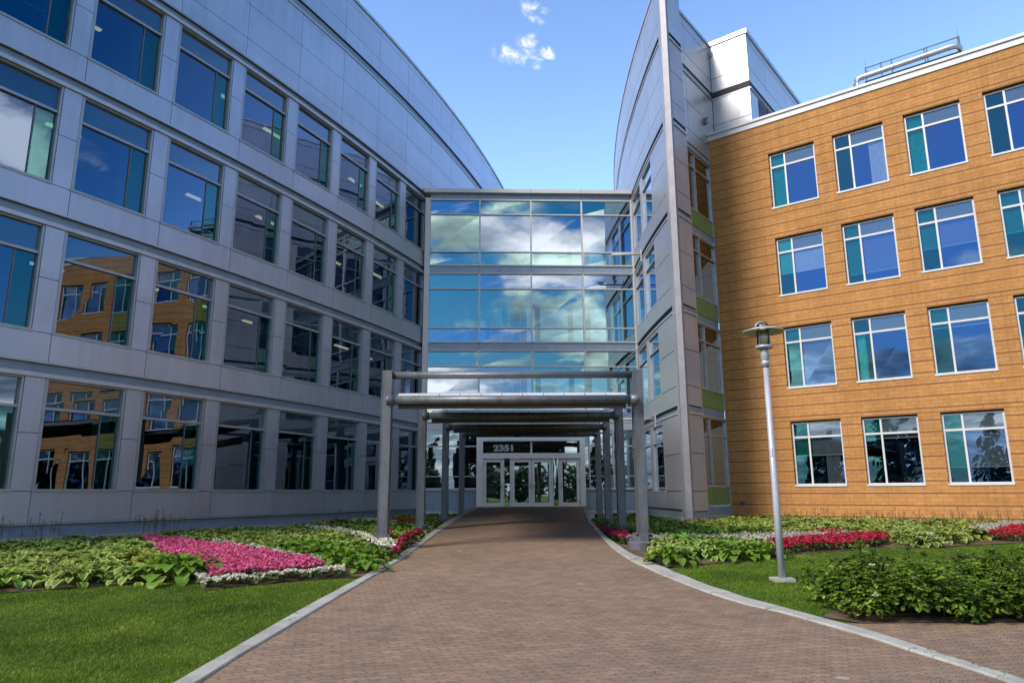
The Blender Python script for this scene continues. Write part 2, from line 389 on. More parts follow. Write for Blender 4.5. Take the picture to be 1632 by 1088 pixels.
M['hosta_green'] = mk_leaf('green_hosta_leaf', [(.3, (.09, .19, .016)), (.7, (.18, .32, .03))])
M['hosta_yellow'] = mk_leaf('yellowing_hosta_leaf', [(.3, (.13, .20, .02)), (.55, (.22, .28, .03)), (.75, (.30, .27, .04))], (.46, .50, .13))
M['rose_leaf'] = mk_leaf('rose_leaf', [(.3, (.05, .115, .010)), (.5, (.105, .205, .015)), (.68, (.21, .31, .03))], None, .25, .62, 0., 4, True)
M['stem'] = simple('woody_stem', (.09, .06, .035), .8)
M['beg_leaf'] = mk_leaf('begonia_leaf', [(.3, (.05, .09, .02)), (.7, (.10, .13, .03))], None, .2)
M['pink'] = mk_leaf('pink_petal', [(.3, (.46, .045, .16)), (.7, (.66, .15, .31))], None, .3, .6)
M['red'] = mk_leaf('red_petal', [(.3, (.26, .008, .03)), (.7, (.46, .03, .075))], None, .25, .6)
M['whitef'] = mk_leaf('white_petal', [(.3, (.50, .46, .37)), (.7, (.68, .66, .57))], None, .3, .6)
M['blade'] = mk_leaf('grass_blade', [(.30, (.062, .112, .006)), (.5, (.125, .20, .010)), (.70, (.225, .285, .024))], None, .3, .5, .0, .9)
M['stalk'] = mk_leaf('grass_stalk', [(.3, (.10, .13, .05)), (.7, (.22, .22, .10))], None, .2)
M['far_leaf'] = mk_leaf('far_tree_leaf', [(.3, (.018, .035, .012)), (.7, (.05, .075, .02))], None, .15)
def emis(name, col, s):
    m, t, out = mat(name); e = t.n('ShaderNodeEmission'); e.inputs[0].default_value = (*col, 1); e.inputs[1].default_value = s; t.l(e, out); return m
M['tube'] = emis('lit_tube', (1, .88, .48), .32)
M['globe'] = simple('lamp_globe', (.78, .80, .66), .3, 0, .04)

# ------------------------------------------------------------------ mesh builder
class MB:
    def __init__(self):
        self.v = []; self.f = []; self.m = []; self.uv = []; self.sm = []
    def vert(self, p, uv=(0, 0)):
        self.v.append((p[0], p[1], p[2]+EYE)); self.uv.append(uv); return len(self.v)-1
    def face(self, idx, m=0, sm=False):
        self.f.append(tuple(idx)); self.m.append(m); self.sm.append(sm)
    def quad(self, pts, m=0, uvs=None, sm=False):
        i = [self.vert(p, uvs[k] if uvs else (0, 0)) for k, p in enumerate(pts)]; self.face(i, m, sm)
    def fbox(self, F, s0, s1, o0, o1, z0, z1, m=0, n=1):
        R = []
        for k in range(n+1):
            s = s0+(s1-s0)*k/n
            R.append([self.vert(F(s, o, z), (s, z)) for o, z in ((o0, z0), (o1, z0), (o1, z1), (o0, z1))])
        for k in range(n):
            a, b = R[k], R[k+1]
            for j in range(4):
                self.face((a[j], b[j], b[(j+1) % 4], a[(j+1) % 4]), m)
        self.face(R[0][::-1], m); self.face(R[-1], m)
    def box(self, x0, x1, y0, y1, z0, z1, m=0):
        self.fbox(lambda s, o, z: (s, o, z), x0, x1, y0, y1, z0, z1, m)
    def tube(self, pts, r, seg=10, m=0, caps=True, r2=None):
        pts = [Vector(p) for p in pts]; rings = []
        for i, p in enumerate(pts):
            d = (pts[min(i+1, len(pts)-1)]-pts[max(i-1, 0)]).normalized()
            u = d.cross(Vector((0, 0, 1)) if abs(d.z) < .95 else Vector((1, 0, 0))).normalized(); v = d.cross(u)
            rr = r if r2 is None else r+(r2-r)*i/(len(pts)-1)
            rings.append([self.vert(p+u*cos(2*pi*k/seg)*rr+v*sin(2*pi*k/seg)*rr, (k/seg, i)) for k in range(seg)])
        for a, b in zip(rings, rings[1:]):
            for k in range(seg): self.face((a[k], a[(k+1) % seg], b[(k+1) % seg], b[k]), m, True)
        if caps: self.face(rings[0][::-1], m); self.face(rings[-1], m)
    def lathe(self, cx, cy, prof, seg=24, m=0, rot=0.):
        R = []
        for r, z in prof:
            R.append([self.vert((cx+r*cos(rot+2*pi*k/seg), cy+r*sin(rot+2*pi*k/seg), z), (k/seg, z)) for k in range(seg)])
        for a, b in zip(R, R[1:]):
            for k in range(seg): self.face((a[k], a[(k+1) % seg], b[(k+1) % seg], b[k]), m, seg > 10)
        self.face(R[0][::-1], m); self.face(R[-1], m)
    def build(self, name, mats, parent=None, recalc=True):
        me = bpy.data.meshes.new(name)
        me.from_pydata(self.v, [], self.f)
        for x in (mats if isinstance(mats, (list, tuple)) else [mats]): me.materials.append(x)
        me.polygons.foreach_set('material_index', self.m)
        me.polygons.foreach_set('use_smooth', self.sm)
        ul = me.uv_layers.new(name='UVMap')
        li = np.zeros(len(me.loops), dtype=np.int32); me.loops.foreach_get('vertex_index', li)
        ul.data.foreach_set('uv', np.array(self.uv, dtype=np.float32)[li].ravel())
        if recalc:
            bm = bmesh.new(); bm.from_mesh(me); bmesh.ops.recalc_face_normals(bm, faces=bm.faces); bm.to_mesh(me); bm.free()
        me.update()
        o = bpy.data.objects.new(name, me); C.objects.link(o)
        if parent is not None:
            o.parent = parent
            o.matrix_parent_inverse = PINV.get(parent.name, Matrix())
        PINV[o.name] = PINV.get(parent.name, Matrix()) if parent is not None else Matrix()
        if parent is not None:
            # child's own space is the world (its parent's empty is undone), so grandchildren need nothing
            PINV[o.name] = Matrix()
        return o
PINV = {}
def tag(o, label=None, cat=None, group=None, kind=None):
    if label: o['label'] = label
    if cat: o['category'] = cat
    if group: o['group'] = group
    if kind: o['kind'] = kind
    return o
def thing(name, label, cat, loc=(0, 0, 0), group=None):
    o = bpy.data.objects.new(name, None); o.empty_display_size = .2; C.objects.link(o)
    o.location = (loc[0], loc[1], loc[2]+EYE); tag(o, label, cat, group)
    PINV[o.name] = Matrix.Translation(o.location).inverted()
    return o
def np_mesh(name, V, Fq, mats, mi=None, uv=None, smooth=False):
    """V (n,3) already in world heights, Fq (m,3|4)"""
    me = bpy.data.meshes.new(name); k = Fq.shape[1]
    me.vertices.add(len(V)); me.vertices.foreach_set('co', V.astype(np.float32).ravel())
    me.loops.add(Fq.size); me.loops.foreach_set('vertex_index', Fq.astype(np.int32).ravel())
    me.polygons.add(len(Fq)); me.polygons.foreach_set('loop_start', np.arange(len(Fq), dtype=np.int32)*k)
    for x in mats: me.materials.append(x)
    if mi is not None: me.polygons.foreach_set('material_index', mi.astype(np.int32))
    if smooth: me.polygons.foreach_set('use_smooth', np.ones(len(Fq), dtype=bool))
    if uv is not None:
        ul = me.uv_layers.new(name='UVMap'); ul.data.foreach_set('uv', uv[Fq.ravel()].astype(np.float32).ravel())
    me.update(calc_edges=True); me.validate()
    return me

# ------------------------------------------------------------------ wall coordinate systems (s along, o outward, z up)
LCX, LCY, LR, LA0 = -109.1906, 71.6679, 110.877, -.5024
def FL(s, o, z):
    a = LA0+s/LR; return (LCX+(LR+o)*cos(a), LCY+(LR+o)*sin(a), z)
def FF(s, o, z):                       # curved wall of the right wing; s is the y coordinate
    return (6.27+(s-33)**2/200-o, s, z)
def frame(p, d, n):
    return lambda s, o, z: (p[0]+d[0]*s+n[0]*o, p[1]+d[1]*s+n[1]*o, z)
BD = (.78642, -.61769); BN = (-.61769, -.78642); RD = (.61769, .78642); RN = (.78642, -.61769)
FB = frame((11.5406, 29.8793), BD, BN)
FR = frame((7.86, 29.68), RD, RN)
FS = frame((6.62, 27.18), RD, RN)
FX = frame((9.96, 32.35), BD, BN)
FY = frame((11.44, 31.187), RD, RN)
gth = .0301
FG = frame((-4.2842, 35.0501), (cos(gth), sin(gth)), (sin(gth), -cos(gth)))
Z0 = 2.9258
def HZ(r): return Z0+(r-1)*4.0          # window head / lip height of storey r
P = 2.7183; W = 2.2137

def pane(mb, F, s0, s1, o, z0, z1, m, j=.006):
    q = [F(s, o+random.uniform(-j, j), z) for s, z in ((s0, z0), (s1, z0), (s1, z1), (s0, z1))]
    mb.quad(q, m, [(s0, z0), (s1, z0), (s1, z1), (s0, z1)])
def drape(F, s0, s1, o, z0, z1, folds, amp=.035):
    mb = MB(); n = folds*4; prev = None
    for k in range(n+1):
        s = s0+(s1-s0)*k/n; oo = o+amp*sin(2*pi*folds*k/n)+amp*.4*sin(5*k)
        cur = [mb.vert(F(s, oo, z0), (s, z0)), mb.vert(F(s, oo, z1), (s, z1))]
        if prev: mb.face((prev[0], cur[0], cur[1], prev[1]), 0, True)
        prev = cur
    return mb

# ------------------------------------------------------------------ left: curved metal-clad office building
def build_left():
    S0, S1 = -9.0, 46.0
    b = thing('office_building', 'long curved silver panelled office building with four rows of dark windows', 'building', FL(0, 0, -1.3))
    MT = [M['panel'], M['dark'], M['band'], M['lip']]
    wall = MB()
    cols = range(-3, 17)
    def panels(s0, s1, z0, z1):
        wall.fbox(FL, s0+.008, s1-.008, -.018, .02, z0+.008, z1-.008, 0, 2)
    def backing(s0, s1, z0, z1, n):
        wall.fbox(FL, s0, s1, -.30, -.02, z0, z1, 1, n)
    NS = 44
    for r in range(1, 5):
        H = HZ(r); sill = H-2.845
        lo = H-4+.40 if r > 1 else -.70
        backing(S0, S1, lo, sill, NS)                                          # spandrel backing
        for c in cols:
            panels(c*P, (c+1)*P, lo, sill)
        wall.fbox(FL, S0, S1, -.02, .045, lo-.035, lo-.002, 3, NS)               # drip edge
        for c in cols:                                                          # piers
            a0, a1 = c*P+W, (c+1)*P
            backing(a0, a1, sill, H, 1)
            panels(a0+.0, a1, sill, H-1.41); panels(a0, a1, H-1.41, H)
        wall.fbox(FL, S0, S1, -.30, .075, H, H+.11, 3, NS)                       # lip over the windows
        wall.fbox(FL, S0, S1, -.30, -.07, H+.11, H+.365, 2, NS)                  # recessed channel
    H4 = HZ(4)
    for z0, z1 in ((H4+.42, 16.07), (16.07, 17.44), (17.44, 18.86), (19.36, 20.07), (20.07, 21.37), (21.37, 21.69)):
        for c in cols: panels(c*P, (c+1)*P, z0, z1)
    backing(S0, S1, H4+.40, 18.86, NS); backing(S0, S1, 19.36, 21.69, NS)
    wall.fbox(FL, S0, S1, -.02, .045, H4+.365, H4+.40, 3, NS)
    wall.fbox(FL, S0, S1, -.30, .05, 18.865, 18.95, 3, NS)
    wall.fbox(FL, S0, S1, -.30, -.07, 18.95, 19.34, 2, NS)
    wall.fbox(FL, S0, S1, -.6, .07, 21.70, 21.84, 3, NS)
    # plinth
    wall.fbox(FL, S0, S1, -.30, -.05, -1.04, -.735, 2, NS)
    wall.fbox(FL, S0, S1, -.30, .09, -1.14, -1.045, 3, NS)
    wall.fbox(FL, S0, S1, -.30, .03, -1.9, -1.145, 0, NS)
    wall.build('wall', MT, b)
    # body: floors, back wall, roof
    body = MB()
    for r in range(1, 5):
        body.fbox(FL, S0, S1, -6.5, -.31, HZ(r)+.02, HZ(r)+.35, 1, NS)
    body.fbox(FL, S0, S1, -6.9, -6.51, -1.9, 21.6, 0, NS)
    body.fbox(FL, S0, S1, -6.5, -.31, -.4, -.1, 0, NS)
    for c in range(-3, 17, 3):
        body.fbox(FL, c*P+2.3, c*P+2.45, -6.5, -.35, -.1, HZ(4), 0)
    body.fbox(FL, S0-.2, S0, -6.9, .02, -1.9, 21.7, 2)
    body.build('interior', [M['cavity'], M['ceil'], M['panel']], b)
    rf = MB(); rf.fbox(FL, S0, S1, -6.9, -.61, 21.2, 21.4, 0, NS); rf.build('roof', M['roofing'], b)
    # windows
    for r in range(1, 5):
        H = HZ(r); sill = H-2.845
        for c in range(-3, 11):
            s = c*P
            fr = MB()
            fr.fbox(FL, s+.004, s+.085, -.16, .012, sill, H-.002)
            fr.fbox(FL, s+W-.06, s+W-.004, -.16, .005, sill, H-.002)
            fr.fbox(FL, s-.02, s+W+.02, -.16, .05, sill-.015, sill+.055)
            fr.fbox(FL, s+.085, s+W-.06, -.16, -.02, H-.05, H-.003)
            tz = H-.765
            fr.fbox(FL, s+.085, s+W-.06, -.16, -.03, tz-.035, tz+.035)
            wdw = fr.build('window', M['alu_l'], b)
            bar = MB(); bar.fbox(FL, s+1.605, s+1.64, -.15, -.085, sill+.055, tz-.035); bar.build('mullion', M['rail'], wdw)
            g = MB()
            pane(g, FL, s+.085, s+1.60, -.11, sill+.055, tz-.035, 0)
            pane(g, FL, s+1.645, s+W-.06, -.11, sill+.055, tz-.035, 1, .003)
            pane(g, FL, s+.085, s+W-.06, -.11, tz+.035, H-.05, 2)
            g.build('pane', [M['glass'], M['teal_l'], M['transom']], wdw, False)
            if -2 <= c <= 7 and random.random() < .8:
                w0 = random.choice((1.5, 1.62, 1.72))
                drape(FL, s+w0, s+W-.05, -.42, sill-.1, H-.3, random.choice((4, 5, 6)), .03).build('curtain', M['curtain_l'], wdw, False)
            if r > 1 and c < 8 and (r*7+c*3) % 4 != 0:
                sb = MB(); zb = tz-[.45, .9, .65, 1.25][(r+c) % 4]
                sb.fbox(FL, s+.09, s+1.58, -.262, -.25, zb, zb+.035); sb.build('blind_rail', M['pale_letter'], wdw)
build_left()
for r in (2, 3, 4):
    for c in range(-2, 7):
        if (r*5+c*7) % 3 == 0 and r == 4: continue
        s = c*P+(.5 if r % 2 else .9)
        z = HZ(r)-.42
        o0 = -1.7-.35*((c+r) % 3)
        t = thing('pendant_light', 'lit tube light hanging from the ceiling behind the %s windows of the silver office' % {2: 'second floor', 3: 'third floor', 4: 'top floor'}[r], 'light', FL(s, o0, z),
                  'pendant tube lights inside the silver office, %s' % {2: 'second floor', 3: 'third floor', 4: 'top floor'}[r])
        tb = MB(); tb.fbox(FL, s-.5, s+.5, o0-.07, o0+.07, z, z+.05); tb.build('tube', M['tube'], t)
        hb = MB(); hb.fbox(FL, s-.52, s+.52, o0-.09, o0+.09, z+.052, z+.11); hb.tube([FL(s-.3, o0, z+.11), FL(s-.3, o0, z+.44)], .008, 5); hb.tube([FL(s+.3, o0, z+.11), FL(s+.3, o0, z+.44)], .008, 5)
        hb.build('housing', M['alu'], t)

# ------------------------------------------------------------------ middle: glazed entrance link
def text_mesh(body, size, xs, bold, depth, rot=None):
    cu = bpy.data.curves.new('lettering', 'FONT'); cu.body = body; cu.size = size; cu.offset = bold; cu.extrude = depth
    cu.align_x = 'LEFT'
    o = bpy.data.objects.new('lettering', cu); C.objects.link(o)
    me = bpy.data.meshes.new_from_object(o.evaluated_get(bpy.context.evaluated_depsgraph_get()))
    bpy.data.objects.remove(o); me.transform(Matrix.Diagonal((xs, 1, 1, 1))); return me
def place_text(me, name, mt, F, l, o, z, parent, rot90=False):
    ob = bpy.data.objects.new(name, me); C.objects.link(ob); me.materials.clear(); me.materials.append(mt)
    a = Vector(F(0, 0, 0)); dx = (Vector(F(1, 0, 0))-a).normalized(); dn = (Vector(F(0, 1, 0))-a).normalized()
    mx = Matrix((dx, Vector((0, 0, 1)), dn)).transposed().to_4x4()
    if rot90: mx = mx @ Matrix.Rotation(pi/2, 4, 'Z')
    p = F(l, o, z); mw = Matrix.Translation((p[0], p[1], p[2]+EYE)) @ mx
    me.transform(mw)
    ob.parent = parent; ob.matrix_parent_inverse = PINV[parent.name]; return ob
def build_link():
    b = thing('entrance_block', 'four storey glazed entrance block between the two curved buildings', 'building', FG(5.2, 0, -.67))
    ML = [0, 2.645, 5.29, 7.935, 10.58]
    fr = MB()
    # posts full height above the entrance level
    for l in ML[1:4]:
        for z0, z1 in ((3.33, 6.94), (7.36, 10.90), (11.36, 14.94)):
            fr.fbox(FG, l-.04, l+.04, -.12, .06, z0, z1)
    fr.fbox(FG, -.17, .10, -.15, .10, -1.5, 15.0); fr.fbox(FG, 10.50, 10.68, -.15, .07, -1.5, 15.0)
    for H in (6.926, 10.926, 14.926):
        z0 = H-3.62 if H > 7 else 3.33
        for z, t in ((z0+.045, .045), (H-.81, .03), (H-2.85, .03), (H-.01, .04)):
            for a, c in zip(ML, ML[1:]):
                fr.fbox(FG, a+.10 if a == 0 else a+.04, c-.04 if c < 10 else c-.08, -.11, .045, z-t, z+t)
    fr.build('mullion_frame', M['white'], b)
    bands = MB()
    for z0, z1 in ((10.96, 11.33), (6.96, 7.33)):
        bands.fbox(FG, .10, 10.50, -.16, .015, z0, z1, 0); bands.fbox(FG, .10, 10.50, -.16, .075, z1, z1+.035, 1); bands.fbox(FG, .10, 10.50, -.16, .075, z0-.035, z0, 1)
        for l in ML[1:4]: bands.fbox(FG, l-.006, l+.006, .0155, .018, z0, z1, 2)
    bands.fbox(FG, .10, 10.50, -.16, .015, 14.96, 15.25, 0)
    for l in ML[1:4]: bands.fbox(FG, l-.006, l+.006, .0155, .018, 14.97, 15.24, 2)
    bands.fbox(FG, .10, 10.50, -.16, .05, 3.06, 3.30, 1)
    bands.build('floor_band', [M['band'], M['white'], M['dark']], b)
    cn = MB(); cn.fbox(FG, -.25, 10.72, -.5, .22, 15.252, 15.46, 0)
    for l in (0.0, 2.645, 5.29, 7.935): cn.fbox(FG, l-.006, l+.006, .2205, .223, 15.26, 15.45, 1)
    for k in range(14): cn.fbox(FG, .3+k*.75, .3+k*.75+.3, -.1, .16, 15.461, 15.475, 0)
    cn.build('cornice', [M['cornice'], M['dark']], b)
    rf = MB(); rf.fbox(FG, -.25, 10.7, -8, -.501, 15.1, 15.3); rf.build('roof', M['roofing'], b)
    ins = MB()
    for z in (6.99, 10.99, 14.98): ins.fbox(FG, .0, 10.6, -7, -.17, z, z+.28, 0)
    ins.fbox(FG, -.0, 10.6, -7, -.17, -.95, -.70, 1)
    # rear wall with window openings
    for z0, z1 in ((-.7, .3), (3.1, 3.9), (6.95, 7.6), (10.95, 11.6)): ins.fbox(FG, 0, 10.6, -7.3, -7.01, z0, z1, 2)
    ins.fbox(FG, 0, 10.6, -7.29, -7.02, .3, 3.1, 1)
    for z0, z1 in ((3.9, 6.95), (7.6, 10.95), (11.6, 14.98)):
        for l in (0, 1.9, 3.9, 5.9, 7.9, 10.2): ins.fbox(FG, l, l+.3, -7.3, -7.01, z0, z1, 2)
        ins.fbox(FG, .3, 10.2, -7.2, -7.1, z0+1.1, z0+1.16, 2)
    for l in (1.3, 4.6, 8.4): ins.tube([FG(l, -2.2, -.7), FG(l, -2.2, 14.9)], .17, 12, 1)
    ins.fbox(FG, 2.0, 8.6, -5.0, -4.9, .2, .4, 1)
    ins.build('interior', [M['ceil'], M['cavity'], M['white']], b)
    # glazing, one object per storey band
    k = 0
    for H in (6.926, 10.926, 14.926):
        z0 = H-3.62+.08 if H > 7 else 3.41
        g = MB()
        for a, c in zip(ML, ML[1:]):
            x0 = a+.10 if a == 0 else a+.04; x1 = c-.04 if c < 10 else c-.08
            for q0, q1 in ((z0, H-2.88), (H-2.82, H-.84), (H-.78, H-.05)):
                mi = (0, 1, 0, 0, 1, 0, 1, 0, 0, 1, 0)[k % 11]; k += 1
                pane(g, FG, x0, x1, -.03, q0, q1, mi, .010)
        g.build('glazing', [M['cw_a'], M['cw_b']], b, False)
    # ground storey either side of the doors
    for a, c, posts in ((.10, 2.55, (1.93,)), (7.79, 10.50, (8.03, 9.2))):
        f = MB()
        for z, t in ((3.02, .04), (2.2, .032), (.17, .05)): f.fbox(FG, a, c, -.11, .05, z-t, z+t)
        for l in posts: 
            for z0, z1 in ((2.232, 2.98), (.22, 2.168)): f.fbox(FG, l-.03, l+.03, -.11, .05, z0, z1)
        sf = f.build('shopfront_window', M['white'], b)
        g = MB(); e = [a]+list(posts)+[c]
        for p0, p1 in zip(e, e[1:]):
            for z0, z1 in ((.22, .75), (.79, 2.168), (2.232, 2.98)): pane(g, FG, p0+.02, p1-.02, -.03, z0, z1, 0)
        g.build('pane', M['cw_low'], sf, False)
        f2 = MB(); f2.fbox(FG, a, c, -.10, .045, .75, .79); f2.build('rail', M['white'], sf)
        pl = MB()
        pl.fbox(FG, a, c, -.16, -.02, -.86, .115, 0); pl.fbox(FG, a, c, -.16, .08, -.96, -.865, 1); pl.fbox(FG, a, c, -.16, .0, -1.6, -.965, 2)
        pl.build('plinth', [M['band'], M['white'], M['alu']], b)
    # entrance surround
    pt = MB()
    pt.fbox(FG, 2.55, 2.86, -.3, .22, -.70, 2.44); pt.fbox(FG, 7.55, 7.79, -.3, .22, -.70, 2.44); pt.fbox(FG, 2.55, 7.79, -.3, .22, 2.44, 2.62)
    pt.fbox(FG, 2.861, 7.549, -.2, .12, 1.61, 1.87); pt.fbox(FG, 5.16, 5.24, -.2, .08, 1.871, 2.439)
    for l0, l1 in ((3.845, 3.89), (4.16, 4.245), (6.175, 6.25), (6.50, 6.565), (2.861, 2.885), (7.515, 7.549)): pt.fbox(FG, l0, l1, -.2, .06, -.69, 1.609)
    pt.build('entrance_surround', M['door_white'], b)
    tw = MB(); pane(tw, FG, 2.862, 5.16, -.05, 1.872, 2.44, 0, .002); pane(tw, FG, 5.24, 7.548, -.05, 1.872, 2.44, 0, .002); tw.build('transom_window', M['door_glass'], b, False)
    for l0, l1 in ((3.89, 4.16), (6.25, 6.50)):
        s = MB(); s.fbox(FG, l0, l1, -.10, .03, -.69, -.60); f = s.build('sidelight', M['white'], b)
        g = MB(); pane(g, FG, l0, l1, -.04, -.60, 1.607, 0, .002); g.build('pane', M['door_glass'], f, False)
    for l0, l1, hs in ((2.885, 3.845, 1), (4.245, 5.20, 1), (5.21, 6.175, -1), (6.565, 7.515, -1)):
        d = MB(); st = .135
        d.fbox(FG, l0+.006, l0+st, -.08, .05, -.685, 1.60); d.fbox(FG, l1-st, l1-.006, -.08, .05, -.685, 1.60)
        d.fbox(FG, l0+st, l1-st, -.08, .05, -.685, -.47); d.fbox(FG, l0+st, l1-st, -.08, .05, 1.43, 1.60)
        dr = d.build('door', M['door_white'], b)
        g = MB(); pane(g, FG, l0+st, l1-st, -.02, -.47, 1.43, 0, .002); g.build('pane', M['door_glass'], dr, False)
        pb = MB(); pb.tube([FG(l0+.1, -.12, .36), FG(l1-.1, -.12, .36)], .022, 8); pb.build('push_bar', M['alu'], dr)
        hx = l1-.07 if hs > 0 else l0+.07
        h = MB(); h.tube([FG(hx, .05, .52), FG(hx, .12, .52), FG(hx, .12, .24), FG(hx, .05, .24)], .014, 8); h.build('handle', M['duct'], dr)
        hg = MB(); hl = l0+.003 if hs > 0 else l1-.003
        for z in (-.5, .4, 1.3): hg.tube([FG(hl, .06, z), FG(hl, .06, z+.12)], .018, 6)
        hg.build('hinge', M['alu'], dr)
    me = text_mesh('2351', .40, 1.28, .022, .02)
    place_text(me, 'street_number', M['alu'], FG, 3.37, .02, 1.98, b)
    me = text_mesh('CS', .40, 1.0, .0, .004)
    place_text(me, 'lettering', M['pale_letter'], FG, 9.42, .01, 4.93, b, True)
build_link()

# ------------------------------------------------------------------ right: curved metal wing with a tall fin
def build_wing():
    b = thing('metal_wing', 'tall silver metal wing with a sharp fin edge and curved side wall', 'building', (6.62, 27.3, -1.3))
    MT = [M['fin'], M['dark'], M['band'], M['lip'], M['strip']]
    wl = MB(); Y0, Y1 = 27.50, 60.0
    TOP = 21.70
    def pan(F, s0, s1, z0, z1, n=2): wl.fbox(F, s0+.014, s1-.014, -.018, .02, z0+.014, z1-.014, 0, n)
    ys = [27.50, 30.10, 35.10, 38.2, 41.2, 44.2, 47.2, 50.2, 53.2, 56.2, 60.]
    for r in range(1, 5):
        H = HZ(r); lo = H-4+.33 if r > 1 else -.66
        # panel next to the fin edge
        for z0, z1 in ((lo, H-2.9), (H-2.9, H-1.48), (H-1.48, H-.0)): pan(FF, 27.5, 30.10, z0, z1)
        pan(FF, 30.10, 35.2, lo, H-2.93, 3)
        wl.fbox(FF, 30.1, 35.2, -.3, -.02, lo, H-2.93, 1, 3); wl.fbox(FF, 27.5, 30.1, -.3, -.02, lo, H, 1, 2)
        pan(FF, 30.10, 35.2, H-.11, H, 3); wl.fbox(FF, 30.1, 35.2, -.3, -.02, H-.11, H, 1, 3)
        wl.fbox(FF, 32.26, 32.68, -.3, .02, H-2.93, H-.11, 3)
        wl.fbox(FF, 27.72, 35.2, -.3, .05, H+.002, H+.075, 3, 4); wl.fbox(FF, 27.72, 35.2, -.3, -.09, H+.075, H+.30, 2, 4)
        wl.fbox(FF, 27.72, 35.2, -.3, -.022, H+.30, H+.332, 1, 4)
        if r < 5:
            for a, c in zip(ys[2:], ys[3:]): 
                pan(FF, max(a, 35.2), c, lo, H)
    wl.fbox(FF, 27.46, 27.72, -.3, .02, -1.6, TOP, 0, 1)
    H = HZ(4)
    for z0, z1 in ((H+.34, 15.99), (15.99, 17.41), (17.41, 18.90), (19.30, 19.92), (19.92, 21.35), (21.35, TOP)):
        for a, c in zip(ys, ys[1:]): pan(FF, a if a > 28 else 27.73, c, z0, z1)
    wl.fbox(FF, 27.73, 60, -.3, -.02, H+.33, 18.9, 1, 24); wl.fbox(FF, 27.73, 60, -.3, -.02, 19.3, TOP, 1, 24)
    wl.fbox(FF, 27.73, 60, -.3, .05, 18.905, 18.98, 3, 24); wl.fbox(FF, 27.73, 60, -.3, -.09, 18.98, 19.295, 2, 24)
    wl.fbox(FF, 27.46, 60, -.45, .06, TOP+.002, TOP+.13, 3, 24)
    wl.fbox(FF, 35.2, 60, -.3, -.02, 2, H+.33, 1, 20)
    # plinth of the curved wall
    wl.fbox(FF, 27.73, 35.2, -.3, -.05, -.95, -.665, 2, 4); wl.fbox(FF, 27.73, 35.2, -.3, .09, -1.05, -.955, 3, 4); wl.fbox(FF, 27.73, 35.2, -.3, .02, -1.7, -1.055, 0, 4)
    # fin edge (front return strip), from the bright corner trim to the glazed slot
    for r in range(1, 6):
        H = HZ(r); lo = H-4+.33 if r > 1 else -.72
        zs = (lo, H-2.9, H-1.48, H-.0)
        for z0, z1 in zip(zs, zs[1:]): wl.fbox(FS, .19, 1.42, -.25, .0, z0+.014, z1-.014, 4)
        wl.fbox(FS, .17, 1.42, -.28, -.012, lo, H, 1)
        wl.fbox(FS, .19, 1.42, -.28, .05, H+.001, H+.075, 3); wl.fbox(FS, .19, 1.42, -.28, -.06, H+.075, H+.31, 2)
    for z0, z1 in ((19.27, 19.92), (19.92, 21.35), (21.35, TOP)): wl.fbox(FS, .19, 1.42, -.25, .0, z0+.006, z1-.006, 0)
    wl.fbox(FS, .17, 1.42, -.28, -.012, 19.25, TOP, 1)
    wl.fbox(FS, .19, 1.42, -.25, -.05, -1.0, -.73, 2); wl.fbox(FS, .19, 1.42, -.25, .06, -1.09, -1.005, 3); wl.fbox(FS, .19, 1.42, -.25, .0, -1.7, -1.095, 0)
    wl.fbox(FS, .1, 1.45, -.3, .04, TOP+.003, TOP+.14, 3)
    wl.fbox(FS, 1.42, 1.46, -.60, .0, -1.6, TOP, 0)
    # glazed slot wall: spandrels and the wall above it
    for r in range(1, 5):
        H = HZ(r)
        lo = H-4+.19
        if r > 1: wl.fbox(FR, -.35, 2.46, -.25, -.03, lo, lo+.36, 2); wl.fbox(FR, -.35, 2.46, -.25, .05, lo-.07, lo-.001, 3)
    wl.fbox(FR, -.35, 2.46, -.25, -.03, -.93, -.60, 2); wl.fbox(FR, -.35, 2.46, -.25, .06, -1.03, -.935, 3); wl.fbox(FR, -.35, 2.46, -.25, .0, -1.7, -1.035, 0)
    for z0, z1 in ((15.42, 16.12), (16.12, 17.50), (17.50, 18.90), (19.33, 19.98), (19.98, 21.38), (21.38, 21.9)):
        for a, c in ((-.35, .33), (.33, 3.40)): wl.fbox(FR, a+.006, c-.013, -.2, .0, z0+.014, z1-.014, 0)
    wl.fbox(FR, -.35, 3.40, -.28, -.012, 15.42, 18.9, 1); wl.fbox(FR, -.35, 3.40, -.28, -.012, 19.33, 21.9, 1)
    wl.fbox(FR, -.35, 3.40, -.28, .05, 18.905, 18.98, 3); wl.fbox(FR, -.35, 3.40, -.28, -.06, 18.98, 19.325, 2)
    wl.fbox(FR, -.35, 2.46, -.28, -.03, 15.18, 15.415, 2); wl.fbox(FR, -.35, 2.46, -.28, .05, 15.11, 15.179, 3)
    wl.fbox(FR, -.35, 3.40, -.35, .05, 21.905, 22.06, 3)
    wl.build('wall', MT, b)
    tr = MB(); tr.tube([(6.47, 27.41, -1.4), (6.47, 27.41, TOP+.13)], .03, 12)
    for r in range(1, 6):
        for dz in (-.4, -2.1): tr.tube([(6.47, 27.41, HZ(r)+dz), (6.47, 27.41, HZ(r)+dz+.01)], .033, 12)
    tr.fbox(FS, .0, .188, -.25, .01, -1.4, TOP+.001, 1)
    tr.build('corner_trim', [M['lip'], M['trim']], b)
